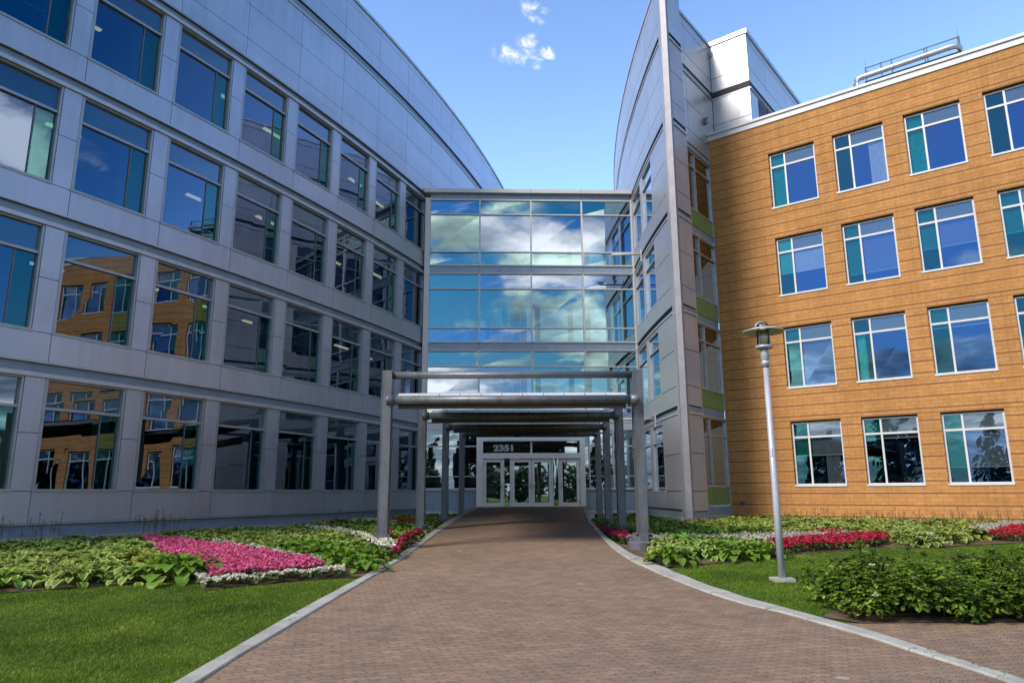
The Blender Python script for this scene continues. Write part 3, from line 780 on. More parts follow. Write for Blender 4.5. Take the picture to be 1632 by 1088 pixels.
    # body behind the skins: floors, core wall and roof follow the plan of the wing
    plan = [FF(28.2, -.4, 0), FF(31, -.4, 0), FF(35, -.4, 0), FF(41, -.4, 0), FF(48, -.4, 0), FF(55, -.4, 0), FF(60, -.4, 0), (19, 60, 0), FY(12, -.5, 0), FY(.4, -.5, 0), FR(3.2, -.4, 0), FR(0.2, -.4, 0), FS(1.3, -.35, 0)]
    def slab(m, z0, z1, mi, pl=plan):
        lo = [m.vert((p[0], p[1], z0), (p[0], p[1])) for p in pl]; hi = [m.vert((p[0], p[1], z1), (p[0], p[1])) for p in pl]
        m.face(lo[::-1], mi); m.face(hi, mi)
        for i in range(len(pl)): j = (i+1) % len(pl); m.face((lo[i], lo[j], hi[j], hi[i]), mi)
    bd = MB()
    for r in range(1, 4): slab(bd, HZ(r)-.02, HZ(r)+.28, 0, plan[:3]+[FF(38, -.4, 0), (9.6, 38, 0)]+plan[10:])
    slab(bd, HZ(4)+.2, HZ(4)+.4, 0, plan[:3]+[FF(38, -.4, 0), (9.6, 38, 0)]+plan[10:])
    slab(bd, -.9, -.7, 1, plan[:3]+[FF(38, -.4, 0), (9.6, 38, 0)]+plan[10:])
    bd.box(6.9, 9.5, 36.0, 36.3, -1.6, 15.0, 1)
    bd.build('interior', [M['ceil'], M['cavity']], b)
    rf = MB(); slab(rf, 21.3, 21.45, 0); rf.build('roof', M['roofing'], b)
    # windows in the curved wall
    for r in range(1, 5):
        H = HZ(r); z0, z1 = H-2.93, H-.11; tz = H-.86
        for a, c in ((30.10, 32.26), (32.68, 35.05)):
            f = MB()
            f.fbox(FF, a+.003, a+.07, -.14, .015, z0, z1); f.fbox(FF, c-.07, c-.003, -.14, .015, z0, z1)
            f.fbox(FF, a+.07, c-.07, -.14, .03, z0+.001, z0+.06); f.fbox(FF, a+.07, c-.07, -.14, .01, z1-.05, z1-.002); f.fbox(FF, a+.07, c-.07, -.14, .0, tz-.025, tz+.025)
            wi = f.build('window', M['alu'], b)
            g = MB(); pane(g, FF, a+.07, c-.07, -.08, z0+.06, tz-.025, 0); pane(g, FF, a+.07, c-.07, -.08, tz+.025, z1-.05, 0)
            g.build('pane', M['cw_b'], wi, False)
    # tall slot windows with green spandrels
    for r in range(1, 5):
        H = HZ(r); z0, z1 = H-2.72, H+.115; tz = H-.62; a, c, m = -.35, 2.46, .71
        f = MB()
        f.fbox(FR, a, a+.05, -.14, .02, z0, z1); f.fbox(FR, c-.06, c, -.14, .02, z0-.73, z1)
        f.fbox(FR, m-.035, m+.035, -.14, .02, z0, z1)
        for p, q in ((a+.05, m-.035), (m+.035, c-.06)):
            f.fbox(FR, p, q, -.14, .025, z0, z0+.05); f.fbox(FR, p, q, -.14, .01, z1-.04, z1); f.fbox(FR, p, q, -.14, .01, tz-.025, tz+.025)
        wi = f.build('window', M['alu'], b)
        g = MB()
        for p, q in ((a+.05, m-.035), (m+.035, c-.06)):
            pane(g, FR, p, q, -.07, z0+.05, tz-.025, 0); pane(g, FR, p, q, -.07, tz+.025, z1-.04, 0)
        g.build('pane', M['bronze'], wi, False)
        sp = MB(); sp.fbox(FR, a, m-.006, -.12, .0, z0-.73, z0-.004); sp.fbox(FR, m+.006, c-.065, -.12, .0, z0-.73, z0-.004); sp.build('green_panel', M['green'], wi)
    wl2 = MB(); wl2.fbox(FB, -2.79, -2.712, -.6, -.035, -1.6, 16.3); wl2.build('corner_post', M['strip'], b)
    # penthouse box on top
    px = MB()
    for z0, z1 in ((16.0, 17.55), (17.55, 18.93), (19.33, 20.07), (20.07, 21.48), (21.48, 21.86)):
        px.fbox(FX, .02, 1.88, -.2, .0, z0+.014, z1-.014, 0)
    px.fbox(FX, .0, 1.88, -.3, -.012, 16.0, 21.86, 1); px.fbox(FX, .0, 1.9, -.3, .015, 18.935, 19.0, 3); px.fbox(FX, .0, 1.875, -.3, -.02, 19.0, 19.325, 2)
    px.fbox(FX, .0, 1.95, -.4, .06, 21.862, 22.10, 3)
    for z0, z1 in ((16.0, 17.0), (18.85, 18.93), (19.33, 20.07), (20.07, 21.48), (21.48, 21.86)):
        for a, c in ((.0, 2.5), (2.5, 5.7), (5.7, 8.9), (8.9, 13.)): px.fbox(FY, a+.03 if a == 0 else a+.006, c-.013, -.2, .0, z0+.014, z1-.014, 0)
    px.fbox(FY, .03, 1.06, -.2, .0, 17.0, 18.85, 0); px.fbox(FY, 3.75, 13., -.2, .0, 17.0, 18.85, 0)
    px.fbox(FY, .03, 13, -.3, -.012, 16.0, 21.86, 1); px.fbox(FY, .06, 13, -.3, .05, 18.935, 19.0, 3); px.fbox(FY, .06, 13, -.3, -.05, 19.0, 19.325, 2)
    px.fbox(FY, .07, 13, -.4, .06, 21.863, 22.09, 3)
    ph = px.build('penthouse', MT, b)
    rf = MB(); rf.fbox(FY, .3, 13, -6, -.31, 21.7, 21.85); rf.build('penthouse_roof', M['roofing'], b)
    lv = MB()
    for k in range(20): lv.fbox(FY, 1.08, 3.73, -.08, -.005+.03*(k % 2 == 0), 17.02+k*.09, 17.02+k*.09+.05)
    lv.fbox(FY, 2.40, 2.46, -.05, .04, 17.0, 18.85)
    lv.build('louvre', M['rail'], ph)
    fx = MB(); fx.fbox(FR, 2.05, 2.22, .01, .16, 17.1, 17.35); fx.fbox(FR, 2.10, 2.17, .0, .22, 17.35, 17.40); fx.build('wall_fixture', M['rail'], b)
    # two horizontal sign arms
    for z, y, ln in ((11.20, 33.0, 1.45), (3.12, 31.4, 1.9)):
        x0 = FF(y, 0, 0)[0]
        a = MB(); a.tube([(x0-.02, y, z), (x0-ln, y+.02, z)], .045, 10); a.fbox(FF, y-.07, y+.07, .021, .06, z-.35, z+.22); a.build('sign_arm', M['white'], b)
build_wing()

# ------------------------------------------------------------------ right: tan brick building
def build_brick():
    b = thing('brick_building', 'four storey orange tan brick building with white framed square windows', 'building', FB(-2.7, 0, -1.3))
    L0, L1 = -2.71, 21.6; p, wd_ = 2.7152, 1.9721
    wl = MB(); bz = 2.8427; bs = 2.6393
    cols = range(1, 9)
    zprev = -1.8
    for r in range(1, 5):
        head = bz+4*(r-1); sill = head-bs
        wl.fbox(FB, L0, L1, -.35, 0, zprev, sill, 0)
        e = L0
        for c in cols:
            a = (c-1)*p; wl.fbox(FB, e, a, -.35, 0, sill, head, 0); e = a+wd_
        wl.fbox(FB, e, L1, -.35, 0, sill, head, 0)
        zprev = head
    wl.fbox(FB, L0, L1, -.35, 0, zprev, 16.30, 0)
    for r in range(1, 5):                                            # dark strips under the window heads, soffit shade put in as colour
        head = bz+4*(r-1)
        for c in cols: a = (c-1)*p; wl.fbox(FB, a+.001, a+wd_-.001, -.34, -.16, head-.06, head-.001, 1)
    # side and rear walls
    wl.fbox(FB, L1, L1+.35, -14, 0, -1.8, 16.30, 0); wl.fbox(FB, L0, L1, -14.3, -14, -1.8, 16.30, 0)
    wl.build('wall', [M['brick'], M['dark']], b)
    cp = MB(); cp.fbox(FB, L0-.05, L1+.4, -.45, .05, 16.301, 16.56); cp.fbox(FB, L0-.05, L1+.45, -.5, .11, 16.561, 16.63); cp.fbox(FB, L0-.05, L1+.4, -.45, .075, 16.631, 16.70); cp.build('parapet_cap', M['cornice'], b)
    rf = MB(); rf.fbox(FB, L0, L1, -14, -.46, 15.8, 16.0); rf.build('roof', M['roofing'], b)
    it = MB()
    for r in range(1, 5): it.fbox(FB, L0, L1, -6, -.36, bz+4*(r-1)+.05, bz+4*(r-1)+.4, 1)
    it.fbox(FB, L0, L1, -6.3, -6, -1.5, 15.8, 0); it.fbox(FB, L0, L1, -6, -.36, -.6, -.3, 0)
    for c in (0, 2, 4, 6, 7): it.fbox(FB, c*p-.4, c*p-.3, -6, -.4, -.3, 15.6, 0)
    it.build('interior', [M['cavity'], M['ceil']], b)
    vt = MB(); vt.fbox(FB, -2.35, -2.17, -.02, .06, -.53, -.36)
    for k in range(3): vt.fbox(FB, -2.34, -2.18, .061, .075, -.52+k*.05, -.49+k*.05)
    vt.build('vent', M['rail'], b)
    stain = None
    for r in range(1, 5):
        head = bz+4*(r-1)-.06; sill = bz+4*(r-1)-bs
        for c in cols:
            a = (c-1)*p; e = a+wd_; mu = a+.335*wd_; tz = bz+4*(r-1)-.66; fo = -.13
            f = MB()
            f.fbox(FB, a+.002, a+.075, -.22, fo, sill, head); f.fbox(FB, e-.075, e-.002, -.22, fo, sill, head)
            f.fbox(FB, a+.075, e-.075, -.22, fo, head-.055, head-.001); f.fbox(FB, a+.075, e-.075, -.22, fo+.005, sill+.06, sill+.10)
            f.fbox(FB, a-.01, e+.01, -.22, .035, sill-.012, sill+.06)
            f.fbox(FB, mu-.035, mu+.035, -.22, fo-.003, sill+.10, head-.055)
            f.fbox(FB, a+.075, mu-.035, -.22, fo-.006, tz-.04, tz+.04); f.fbox(FB, mu+.035, e-.075, -.22, fo-.006, tz-.04, tz+.04)
            wi = f.build('window', M['white'], b)
            g = MB()
            pane(g, FB, a+.075, mu-.035, -.18, sill+.10, tz-.04, 1, .003); pane(g, FB, a+.075, mu-.035, -.18, tz+.04, head-.055, 1, .003)
            pane(g, FB, mu+.035, e-.075, -.18, sill+.10, tz-.04, 0, .006); pane(g, FB, mu+.035, e-.075, -.18, tz+.04, head-.055, 2, .004)
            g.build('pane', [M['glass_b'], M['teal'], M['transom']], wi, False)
            if (r, c) in ((4, 1), (4, 3)): drape(FB, a+.05, mu+.02, -.30, sill, head, 6).build('curtain', M['curtain'], wi, False)
            if (r, c) == (4, 2): drape(FB, e-.66, e-.04, -.25, sill, tz+.1, 8, .025).build('curtain', M['pale_curtain'], wi, False)
            if (r, c) == (2, 2): drape(FB, a+.1, a+.4, -.34, sill, tz, 4).build('curtain', M['pale_curtain'], wi, False)
            if (r, c) == (1, 1): drape(FB, a+1.2, a+1.75, -.34, sill, tz, 6).build('curtain', M['screen'], wi, False)
            if (r, c) == (3, 1):
                m = MB(); m.fbox(FB, a+.05, e-.05, -.25, -.24, sill+1.0, head); m.build('roller_blind', M['blind'], wi)
            dz = {(1, 1): 1.22, (1, 2): 1.78, (1, 3): .62, (2, 1): .82, (2, 3): 1.80, (3, 2): .45, (3, 3): .95, (3, 4): 1.0}.get((r, c))
            if dz:
                m = MB(); m.fbox(FB, a+.05, e-.05, -.285, -.28, sill+dz+.03, head, 0); m.fbox(FB, a+.05, e-.05, -.29, -.272, sill+dz, sill+dz+.028, 1); m.build('roller_blind', [M['screen'], M['blind']], wi)
build_brick()

# rooftop things
def rooftop():
    F = frame((FB(0, -2.5, 0)[0], FB(0, -2.5, 0)[1]), BD, BN)
    t = thing('roof_duct', 'silver round duct with bent ends running along the brick roof edge', 'duct', F(5.4, 0, 16.0))
    m = MB(); m.tube([F(3.42, 0, 15.99), F(3.42, 0, 18.2), F(3.46, 0, 18.33), F(3.56, 0, 18.42), F(3.7, 0, 18.44), F(7.2, 0, 18.50), F(7.36, -.04, 18.50), F(7.46, -.14, 18.50), F(7.5, -.3, 18.50), F(7.5, -1., 18.50)], .125, 14); m.build('pipe', M['duct'], t)
    m = MB()
    for l in (3.72, 5.0, 6.3, 7.15): m.tube([F(l, 0, 18.44+.016*(l-3.7)), F(l+.05, 0, 18.44+.016*(l-3.65))], .138, 14)
    m.build('clamp_ring', M['alu'], t)
    t = thing('roof_unit', 'long low brown rooftop unit behind the silver duct', 'equipment', F(5.6, -1.2, 16.0))
    m = MB(); m.fbox(F, 3.8, 7.45, -2.2, -.28, 16.0, 18.26); m.build('casing', M['brownbox'], t)
    m = MB()
    for k in range(9): m.fbox(F, 3.95+k*.39, 4.22+k*.39, -.278, -.25, 17.2, 18.0)
    m.fbox(F, 3.75, 7.5, -2.25, -.24, 18.261, 18.32); m.build('cover_strip', M['rail'], t)
    m = MB(); m.tube([F(4.9, -.3, 18.0), F(5.3, -.3, 18.16), F(6.3, -.3, 18.2)], .05, 8); m.build('branch_pipe', M['duct'], t)
    t = thing('roof_railing', 'thin dark steel guard rail standing on the brick roof', 'railing', F(5.6, -.35, 16.0))
    for z in (19.02, 18.63):
        m = MB(); m.tube([F(3.82, -.35, z), F(7.5, -.35, z+.02)], .022, 6); m.build('rail', M['rail'], t)
    for l in (3.82, 4.47, 4.9, 6.2, 6.3, 7.5):
        m = MB(); m.tube([F(l, -.35, 15.99), F(l, -.35, 19.07)], .026 if l < 7 else .05, 6); m.build('post', M['rail'], t)
    for l in (3.85, 7.5):
        m = MB(); m.tube([F(l, -.35, 19.07), F(l, -.35, 19.45)], .007, 5); m.build('lightning_rod', M['rail'], t)
    m = MB(); m.tube([F(3.82, -.35, 18.95), F(4.1, -.35, 18.55)], .02, 6); m.build('brace', M['rail'], t)
rooftop()

# ------------------------------------------------------------------ ground
def G(y):
    return max(-1.65, min(-1.27, -1.65+.0395*(y-8)))
def PZ(y):
    v = max(-1.65, min(-.672, -1.65+.0395*(y-8))); return v
LIN = [(-2.6, -14), (-2.72, 0), (-2.79, 6.89), (-2.82, 8.01), (-2.75, 8.89), (-2.66, 10.32), (-2.54, 12.06), (-2.4, 13.93), (-2.3, 15.45), (-2.24, 17.23), (-2.15, 20.7), (-1.98, 25.5), (-1.66, 31.2), (-1.45, 34.95)]
LOUT = [(-2.95, -14), (-3.0, 0), (-3.06, 6.89), (-3.07, 8.0), (-3.03, 8.89), (-2.95, 10.2), (-2.82, 11.8), (-2.66, 13.5), (-2.55, 15.0), (-2.51, 16.9), (-2.44, 20.5), (-2.33, 25.2), (-2.05, 30.), (-1.8, 34.95)]
RIN = [(4.45, -14), (4.40, 0), (4.33, 6.78), (4.27, 7.38), (4.16, 8.02), (4.02, 8.66), (3.82, 9.18), (3.58, 9.91), (3.26, 10.5), (2.98, 11.36), (2.68, 12.88), (2.38, 15.12), (2.31, 17.08), (2.37, 20.21), (2.53, 24.81), (3.05, 32.), (3.35, 35.0)]
ROUT = [(4.70, -14), (4.66, 0), (4.56, 6.88), (4.48, 7.65), (4.36, 8.41), (4.20, 9.0), (3.98, 9.6), (3.72, 10.3), (3.45, 11.05), (3.18, 12.18), (2.92, 13.98), (2.62, 16.4), (2.56, 19.8), (2.74, 25.6), (3.3, 32.), (3.62, 35.0)]
def xi(lst, y):
    return float(np.interp(y, [p[1] for p in lst], [p[0] for p in lst]))
def ground():
    m = MB(); ys = [-320, -60, 0, 6, 8, 10, 12, 14, 16, 17.6, 22, 40, 120, 320]; xs = [-320, -60, -20, -8, 0, 8, 20, 60, 320]
    idx = [[m.vert((x, y, G(y)-.004), (x, y)) for x in xs] for y in ys]
    for i in range(len(ys)-1):
        for j in range(len(xs)-1): m.face((idx[i][j], idx[i][j+1], idx[i+1][j+1], idx[i+1][j]))
    tag(m.build('ground', M['lawn'], None, False), kind='structure')
    yy = list(np.arange(-14, 34.9, .5))+[34.95]
    m = MB(); rows = []
    for y in yy:
        a, c = xi(LIN, y)-.01, xi(RIN, y)+.01
        rows.append([m.vert((a+(c-a)*k/6, y, PZ(y)+.006+.02*(1-(k/3-1)**2)), (a, y)) for k in range(7)])
    for r0, r1 in zip(rows, rows[1:]):
        for k in range(6): m.face((r0[k], r0[k+1], r1[k+1], r1[k]), 0, True)
    tag(m.build('path', M['paver'], None, False), kind='structure')
    for nm, A, B in (('kerb', LOUT, LIN), ('kerb', RIN, ROUT)):
        left = A is LOUT
        m = MB(); rows = []
        for y in yy:
            a, c = xi(A, y)+(.055 if left else 0), xi(B, y)-(0 if left else .055); z = PZ(y)+.03; zb = G(y)-.15; ch = .015
            j = .004*sin(y*7.3)+.003*sin(y*17.1)
            zi = PZ(y)-.03
            prof = [(a, zb if left else zi), (a, z-ch), (a+ch, z), (c-ch, z+j*.5), (c, z-ch), (c, zi if left else zb)]
            rows.append([m.vert((x+j, y, zz), (x, y)) for x, zz in prof])
        for r0, r1 in zip(rows, rows[1:]):
            for k in range(5): m.face((r0[k], r0[k+1], r1[k+1], r1[k]))
        m.face(rows[0]); m.face(rows[-1][::-1])
        tag(m.build(nm, M['kerb'], None, True), kind='structure')
    m = MB()
    q = [(xi(ROUT, y)-.02, y) for y in (-14, 0, 5, 7, 8, 9.0, 9.38)]
    for (x0, y0), (x1, y1) in zip(q, q[1:]):
        m.quad([(x0, y0, G(y0)+.004), (16, y0, G(y0)+.004), (16, y1, G(y1)+.004), (x1, y1, G(y1)+.004)])
    tag(m.build('side_path', M['paver'], None, False), kind='structure')
    # planting beds
    beds = [
        [(-2.55, 13.3), (-3.05, 13.05), (-3.7, 12.78), (-4.9, 11.9), (-5.4, 12.9), (-7.0, 12.3), (-8.0, 11.7), (-9.8, 10.9), (-15.9, 10.9), (-13.4, 15.5), (-11.1, 19.5), (-8.8, 23.8), (-6.6, 28.6), (-4.9, 33.2), (-4.3, 35.0), (-1.85, 35.0), (-2.1, 30), (-2.36, 25.2), (-2.47, 20.5), (-2.54, 16.9)],
        [(2.85, 14.15), (3.7, 14.6), (5.2, 15.3), (5.6, 15.8), (8.5, 17.25), (9.1, 17.0), (10.2, 17.4), (12.9, 18.5), (17.5, 22.2), (17.3, 25.4), (9.5, 31.4), (6.3, 27.5), (6.2, 35.4), (3.6, 35.1), (3.25, 32), (2.7, 25.6), (2.53, 19.8), (2.60, 16.4)],
        [(3.95, 9.72), (4.3, 9.35), (5.0, 9.38), (9.5, 9.38), (9.5, 11.2), (5.0, 11.0)]]
    m = MB()
    for pl in beds:
        bm = bmesh.new(); vs = [bm.verts.new((x, y, 0)) for x, y in pl]; bm.faces.new(vs)
        bmesh.ops.triangulate(bm, faces=bm.faces[:])
        bmesh.ops.subdivide_edges(bm, edges=bm.edges[:], cuts=5, use_grid_fill=True)
        bmesh.ops.triangulate(bm, faces=bm.faces[:])
        base = {}
        for v in bm.verts: base[v] = m.vert((v.co.x, v.co.y, G(v.co.y)+.012), (v.co.x, v.co.y))
        for f in bm.faces:
            ids = [base[v] for v in f.verts]
            m.face(ids if f.normal.z > 0 else ids[::-1])
        bm.free()
    tag(m.build('flower_bed', M['soil'], None, False), kind='structure')
    return beds
BEDS = ground()

# ------------------------------------------------------------------ entrance canopy
def canopy():
    b = thing('entrance_canopy', 'galvanised steel entrance canopy of four post frames carrying sloped decks over the brick path', 'canopy', (.3, 24.5, -1.27))
    Y = [17.16, 22.0, 27.0, 32.0]; ZP = [2.14, 2.27, 2.37, 2.50]; ZT = [2.88, 3.0, 3.06, 3.12]
    def cx(y): return .0+.052*(y-17.16)
    for i, y in enumerate(Y):
        c = cx(y)
        for s in (-1, 1):
            x = c+s*3.0
            p = MB()
            # wide-flange post: two flanges and a web
            p.box(x-.10, x+.10, y-.15, y+.15, -1.0, ZT[i])
            p.box(x-.118, x-.101, y-.16, y+.14, -1.0, ZT[i]-.01); p.box(x+.101, x+.118, y-.16, y+.14, -1.0, ZT[i]-.01)
            po = p.build('post', M['galv'], b)
            q = MB(); q.lathe(x, y, [(.36, -1.42), (.36, -1.12), (.345, -1.10), (.24, -1.095), (.24, -.96), (.22, -.945)], 8, 0, pi/8); q.build('pedestal', M['pedestal'], po)
            bp = MB(); bp.box(x-.19, x+.19, y-.21, y+.21, -.944, -.92)
            bp.build('base_plate', M['galv_clean'], po)
            bx = MB(); bx.box(x+s*-.12-.03, x+s*-.12+.03, y-.08, y+.08, 1.0, 1.25); bx.build('junction_box', M['galv_clean'], po)
        tb = MB(); tb.tube([(c-2.88, y, ZT[i]-.10), (c+2.88, y, ZT[i]-.10)], .088, 16); tb.build('top_beam', M['galv_clean'], b)
        fp = MB(); yf = y-.30; fp.tube([(c-2.86, yf, ZP[i]), (c+2.86, yf, ZP[i])], .105, 18); fpo = fp.build('gutter_pipe', M['galv'], b)
        for s in (-1, 1):
            cpb = MB(); cpb.tube([(c+s*2.78, yf, ZP[i]), (c+s*2.93, yf, ZP[i]), (c+s*2.955, yf, ZP[i])], .128, 18)
            cpb.tube([(c+s*2.95, yf, ZP[i]), (c+s*3.02, yf, ZP[i])], .022, 8); cpb.build('end_cap', M['galv_clean'], fpo)
        y1 = Y[i+1]-.1 if i < 3 else 34.75; z1 = (ZT[i+1] if i < 3 else 3.0); c1 = cx(y1)
        if i == 3: continue                                            # last deck left out so that skylight reaches the doors
        # sloped deck: bright flashing strip at the eaves, then the deck sheet
        dk = MB(); ya = yf-.02; za = ZP[i]+.10; yb = yf+.28; zb = za+.10
        def sl(t): return (ya+(y1-ya)*t, za+.02+(z1-za)*t)
        N = 11
        for k in range(N):
            x0 = c-2.72+5.44*k/N+.006; x1 = c-2.72+5.44*(k+1)/N-.006
            pts = [(x0, ya, za), (x1, ya, za), (x1, yb, zb), (x0, yb, zb)]
            dk.quad(pts, 0)
            dk.quad([(x0, ya, za-.05), (x1, ya, za-.05), (x1, ya, za), (x0, ya, za)], 0)
        dk.quad([(c-2.74, yb-.01, zb-.006), (c+2.74, yb-.01, zb-.006), (c1+2.74, y1, z1), (c1-2.74, y1, z1)], 1)
        # underside and edges
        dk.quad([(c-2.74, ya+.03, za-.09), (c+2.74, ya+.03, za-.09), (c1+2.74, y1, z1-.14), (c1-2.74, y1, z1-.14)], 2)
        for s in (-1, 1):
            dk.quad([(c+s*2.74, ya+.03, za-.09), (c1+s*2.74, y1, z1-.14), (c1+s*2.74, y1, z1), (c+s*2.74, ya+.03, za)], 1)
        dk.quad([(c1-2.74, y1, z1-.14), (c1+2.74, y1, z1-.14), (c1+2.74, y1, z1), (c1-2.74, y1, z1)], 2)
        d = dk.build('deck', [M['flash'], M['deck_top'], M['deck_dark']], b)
        for k in range(6):
            xx = -2.6+5.2*k/5
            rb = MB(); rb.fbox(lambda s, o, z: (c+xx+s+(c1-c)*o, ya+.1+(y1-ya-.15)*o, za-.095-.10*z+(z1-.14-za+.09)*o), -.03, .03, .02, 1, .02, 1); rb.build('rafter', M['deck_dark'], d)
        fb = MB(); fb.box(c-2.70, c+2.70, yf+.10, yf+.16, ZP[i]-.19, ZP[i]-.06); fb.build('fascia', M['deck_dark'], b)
canopy()

# ------------------------------------------------------------------ street lamp
def lamp():
    x, y = 4.52, 12.62
    b = thing('street_lamp', 'slim grey lamp post with a flat disc shade over a glass lantern, on the lawn', 'street lamp', (x, y, G(y)))
    m = MB(); m.box(x-.17, x+.17, y-.15, y+.15, G(y)-.12, G(y)+.055); m.build('base', M['concrete'], b)
    m = MB(); m.lathe(x, y, [(.060, G(y)+.05), (.059, G(y)+1.2), (.046, 2.19)], 20); m.build('pole', M['lamp_paint'], b)
    m = MB(); m.lathe(x, y, [(.060, 2.17), (.060, 2.21), (.072, 2.22), (.072, 2.26), (.062, 2.27), (.062, 2.29), (.072, 2.30), (.072, 2.46), (.06, 2.50)], 20); m.build('collar', M['lamp_paint'], b)
    m = MB(); m.lathe(x, y, [(.06, 2.50), (.150, 2.505), (.156, 2.53), (.150, 2.555), (.06, 2.56)], 24); m.build('lantern_base', M['lamp_paint'], b)
    m = MB(); m.lathe(x, y, [(.118, 2.555), (.118, 2.84)], 24); ln = m.build('lantern', M['lantern'], b)
    m = MB(); m.lathe(x, y, [(.05, 2.56), (.05, 2.63), (.068, 2.64), (.072, 2.80), (.06, 2.86), (.03, 2.88)], 18); m.build('bulb', M['globe'], ln)
    m = MB()
    for k in range(4):
        a = k*pi/2+.6; m.tube([(x+.126*cos(a), y+.126*sin(a), 2.55), (x+.126*cos(a), y+.126*sin(a), 2.845)], .009, 6)
    m.build('cage_bar', M['lamp_paint'], ln)
    m = MB(); pr = [(.130, 2.852), (.20, 2.848), (.36, 2.800), (.366, 2.806), (.362, 2.818), (.20, 2.872), (.130, 2.880), (.130, 2.852)]
    R = [[m.vert((x+r*cos(2*pi*k/40), y+r*sin(2*pi*k/40), z)) for k in range(40)] for r, z in pr]
    for a, c in zip(R, R[1:]):
        for k in range(40): m.face((a[k], a[(k+1) % 40], c[(k+1) % 40], c[k]), 0, True)
    m.build('shade', M['lamp_shade'], b)
    m = MB(); m.lathe(x, y, [(.128, 2.88), (.122, 2.92), (.095, 2.965), (.05, 2.99), (.01, 2.995)], 24); m.build('dome', M['lantern'], b)
    m = MB(); m.tube([(x+.135*cos(t), y+.03, 2.862+.140*sin(t)) for t in np.linspace(0, pi, 13)], .013, 8); m.build('hoop', M['lamp_paint'], b)
    m = MB(); m.fbox(lambda s, o, z: (x+.0665*sin(s)-.0*o, y-.0665*cos(s)-.002*o, z), -.75, -.35, 0, 1, .60, .74, 0, 4); m.build('sticker', M['white'], b)
lamp()

# ------------------------------------------------------------------ plants
def inside(poly, x, y):
    c = False; n = len(poly)
    for i in range(n):
        x0, y0 = poly[i]; x1, y1 = poly[i-1]
        if (y0 > y) != (y1 > y) and x < (x1-x0)*(y-y0)/(y1-y0)+x0: c = not c
    return c
def in_poly(poly, X, Y):
    c = np.zeros(len(X), bool); n = len(poly)
    for i in range(n):
        x0, y0 = poly[i]; x1, y1 = poly[i-1]
        if y0 == y1: continue
        c ^= ((y0 > Y) != (y1 > Y)) & (X < (x1-x0)*(Y-y0)/(y1-y0)+x0)
    return c
def poisson(poly, d, tries=9000, avoid=()):
    xs = [p[0] for p in poly]; ys = [p[1] for p in poly]; out = list(avoid); res = []
    for _ in range(tries):
        x = random.uniform(min(xs), max(xs)); y = random.uniform(min(ys), max(ys))
        if not inside(poly, x, y): continue
        if all((x-a)**2+(y-b)**2 > d*d for a, b in out): out.append((x, y)); res.append((x, y))
    return res

PETAL = []
def leaf_blade(V, F, UV, base, yaw, pitch0, L, Wd, droop, cup, nseg=5, stem=0.):
    """ovate blade arching from base"""
    p = np.array(base, float); th = pitch0; d = np.array([cos(yaw), sin(yaw), 0.]); sd = np.array([-sin(yaw), cos(yaw), 0.])
    if stem > 0:
        i0 = len(V); hw = Wd*.05+.003
        V.append(p-sd*hw); V.append(p+sd*hw); UV += [(.5, 0.), (.5, 0.)]
        for k in range(3):
            p = p+(d*cos(th)+np.array([0, 0, 1.])*sin(th))*stem/3; th -= droop*.12
            V.append(p-sd*hw); V.append(p+sd*hw); UV += [(.5, 0.), (.5, 0.)]; j0 = len(V)-4; F.append((j0, j0+1, j0+3, j0+2))
    start = len(V)
    shape = [.10, .72, 1., .86, .50, .03]
    for k in range(nseg+1):
        t = k/nseg; wv = shape[k]*Wd*.5 if nseg == 5 else Wd*.5*sin(pi*min(1, .08+t*.92))**.8
        up = np.array([0, 0, 1.])*cos(th)-d*sin(th)
        V.append(p-sd*wv+up*wv*cup); V.append(p.copy()); V.append(p+sd*wv+up*wv*cup)
        UV += [(0., t), (.5, t), (1., t)]
        if k < nseg:
            p = p+(d*cos(th)+np.array([0, 0, 1.])*sin(th))*L/nseg; th -= droop/nseg
    for k in range(nseg):
        a = start+k*3
        F.append((a, a+1, a+4, a+3)); F.append((a+1, a+2, a+5, a+4))
def hosta_mesh(name, seed, mt, nl=46, big=1.):
    random.seed(seed); V, F, UV = [], [], []
    for k in range(nl):
        f = (k+.5)/nl; yaw = k*2.39996+random.uniform(-.3, .3)
        pitch = radians(88-70*f**.8+random.uniform(-9, 9))
        st = (.21+.215*f)*big*random.uniform(.85, 1.15)
        L = (.135+.07*f)*big*random.uniform(.8, 1.2); Wd = L*random.uniform(.66, .86)
        leaf_blade(V, F, UV, (random.uniform(-.05, .05), random.uniform(-.05, .05), 0), yaw, pitch, L, Wd, random.uniform(1.0, 1.7), random.uniform(.12, .45), 5, st)
    return np_mesh(name, np.array(V), np.array(F), [mt], None, np.array(UV), True)
VAR = [hosta_mesh('hosta', 20+i, M['hosta_var'], 72) for i in range(5)]
GRN = [hosta_mesh('hosta', 40+i, M['hosta_green'], 74, 1.05) for i in range(4)]
YEL = [hosta_mesh('hosta', 60+i, M['hosta_yellow'], 68) for i in range(4)]
random.seed(5)
def plant_hosta(me, x, y, s, label, group):
    o = bpy.data.objects.new('hosta', me); C.objects.link(o); o.location = (x, y, G(y)+EYE+.0)
    o.rotation_euler = (0, 0, random.uniform(0, 6.28)); o.scale = (s, s, s*random.uniform(.85, 1.05))
    tag(o, label, 'plant', group)
PED = [(.052*(yy-17.16)+s*3.0, yy) for yy in (17.16, 22, 27, 32) for s in (-1, 1)]
def clear_of_posts(pts, d=.62): return [(x, y) for x, y in pts if all(hypot(x-a, y-b) > d for a, b in PED)]
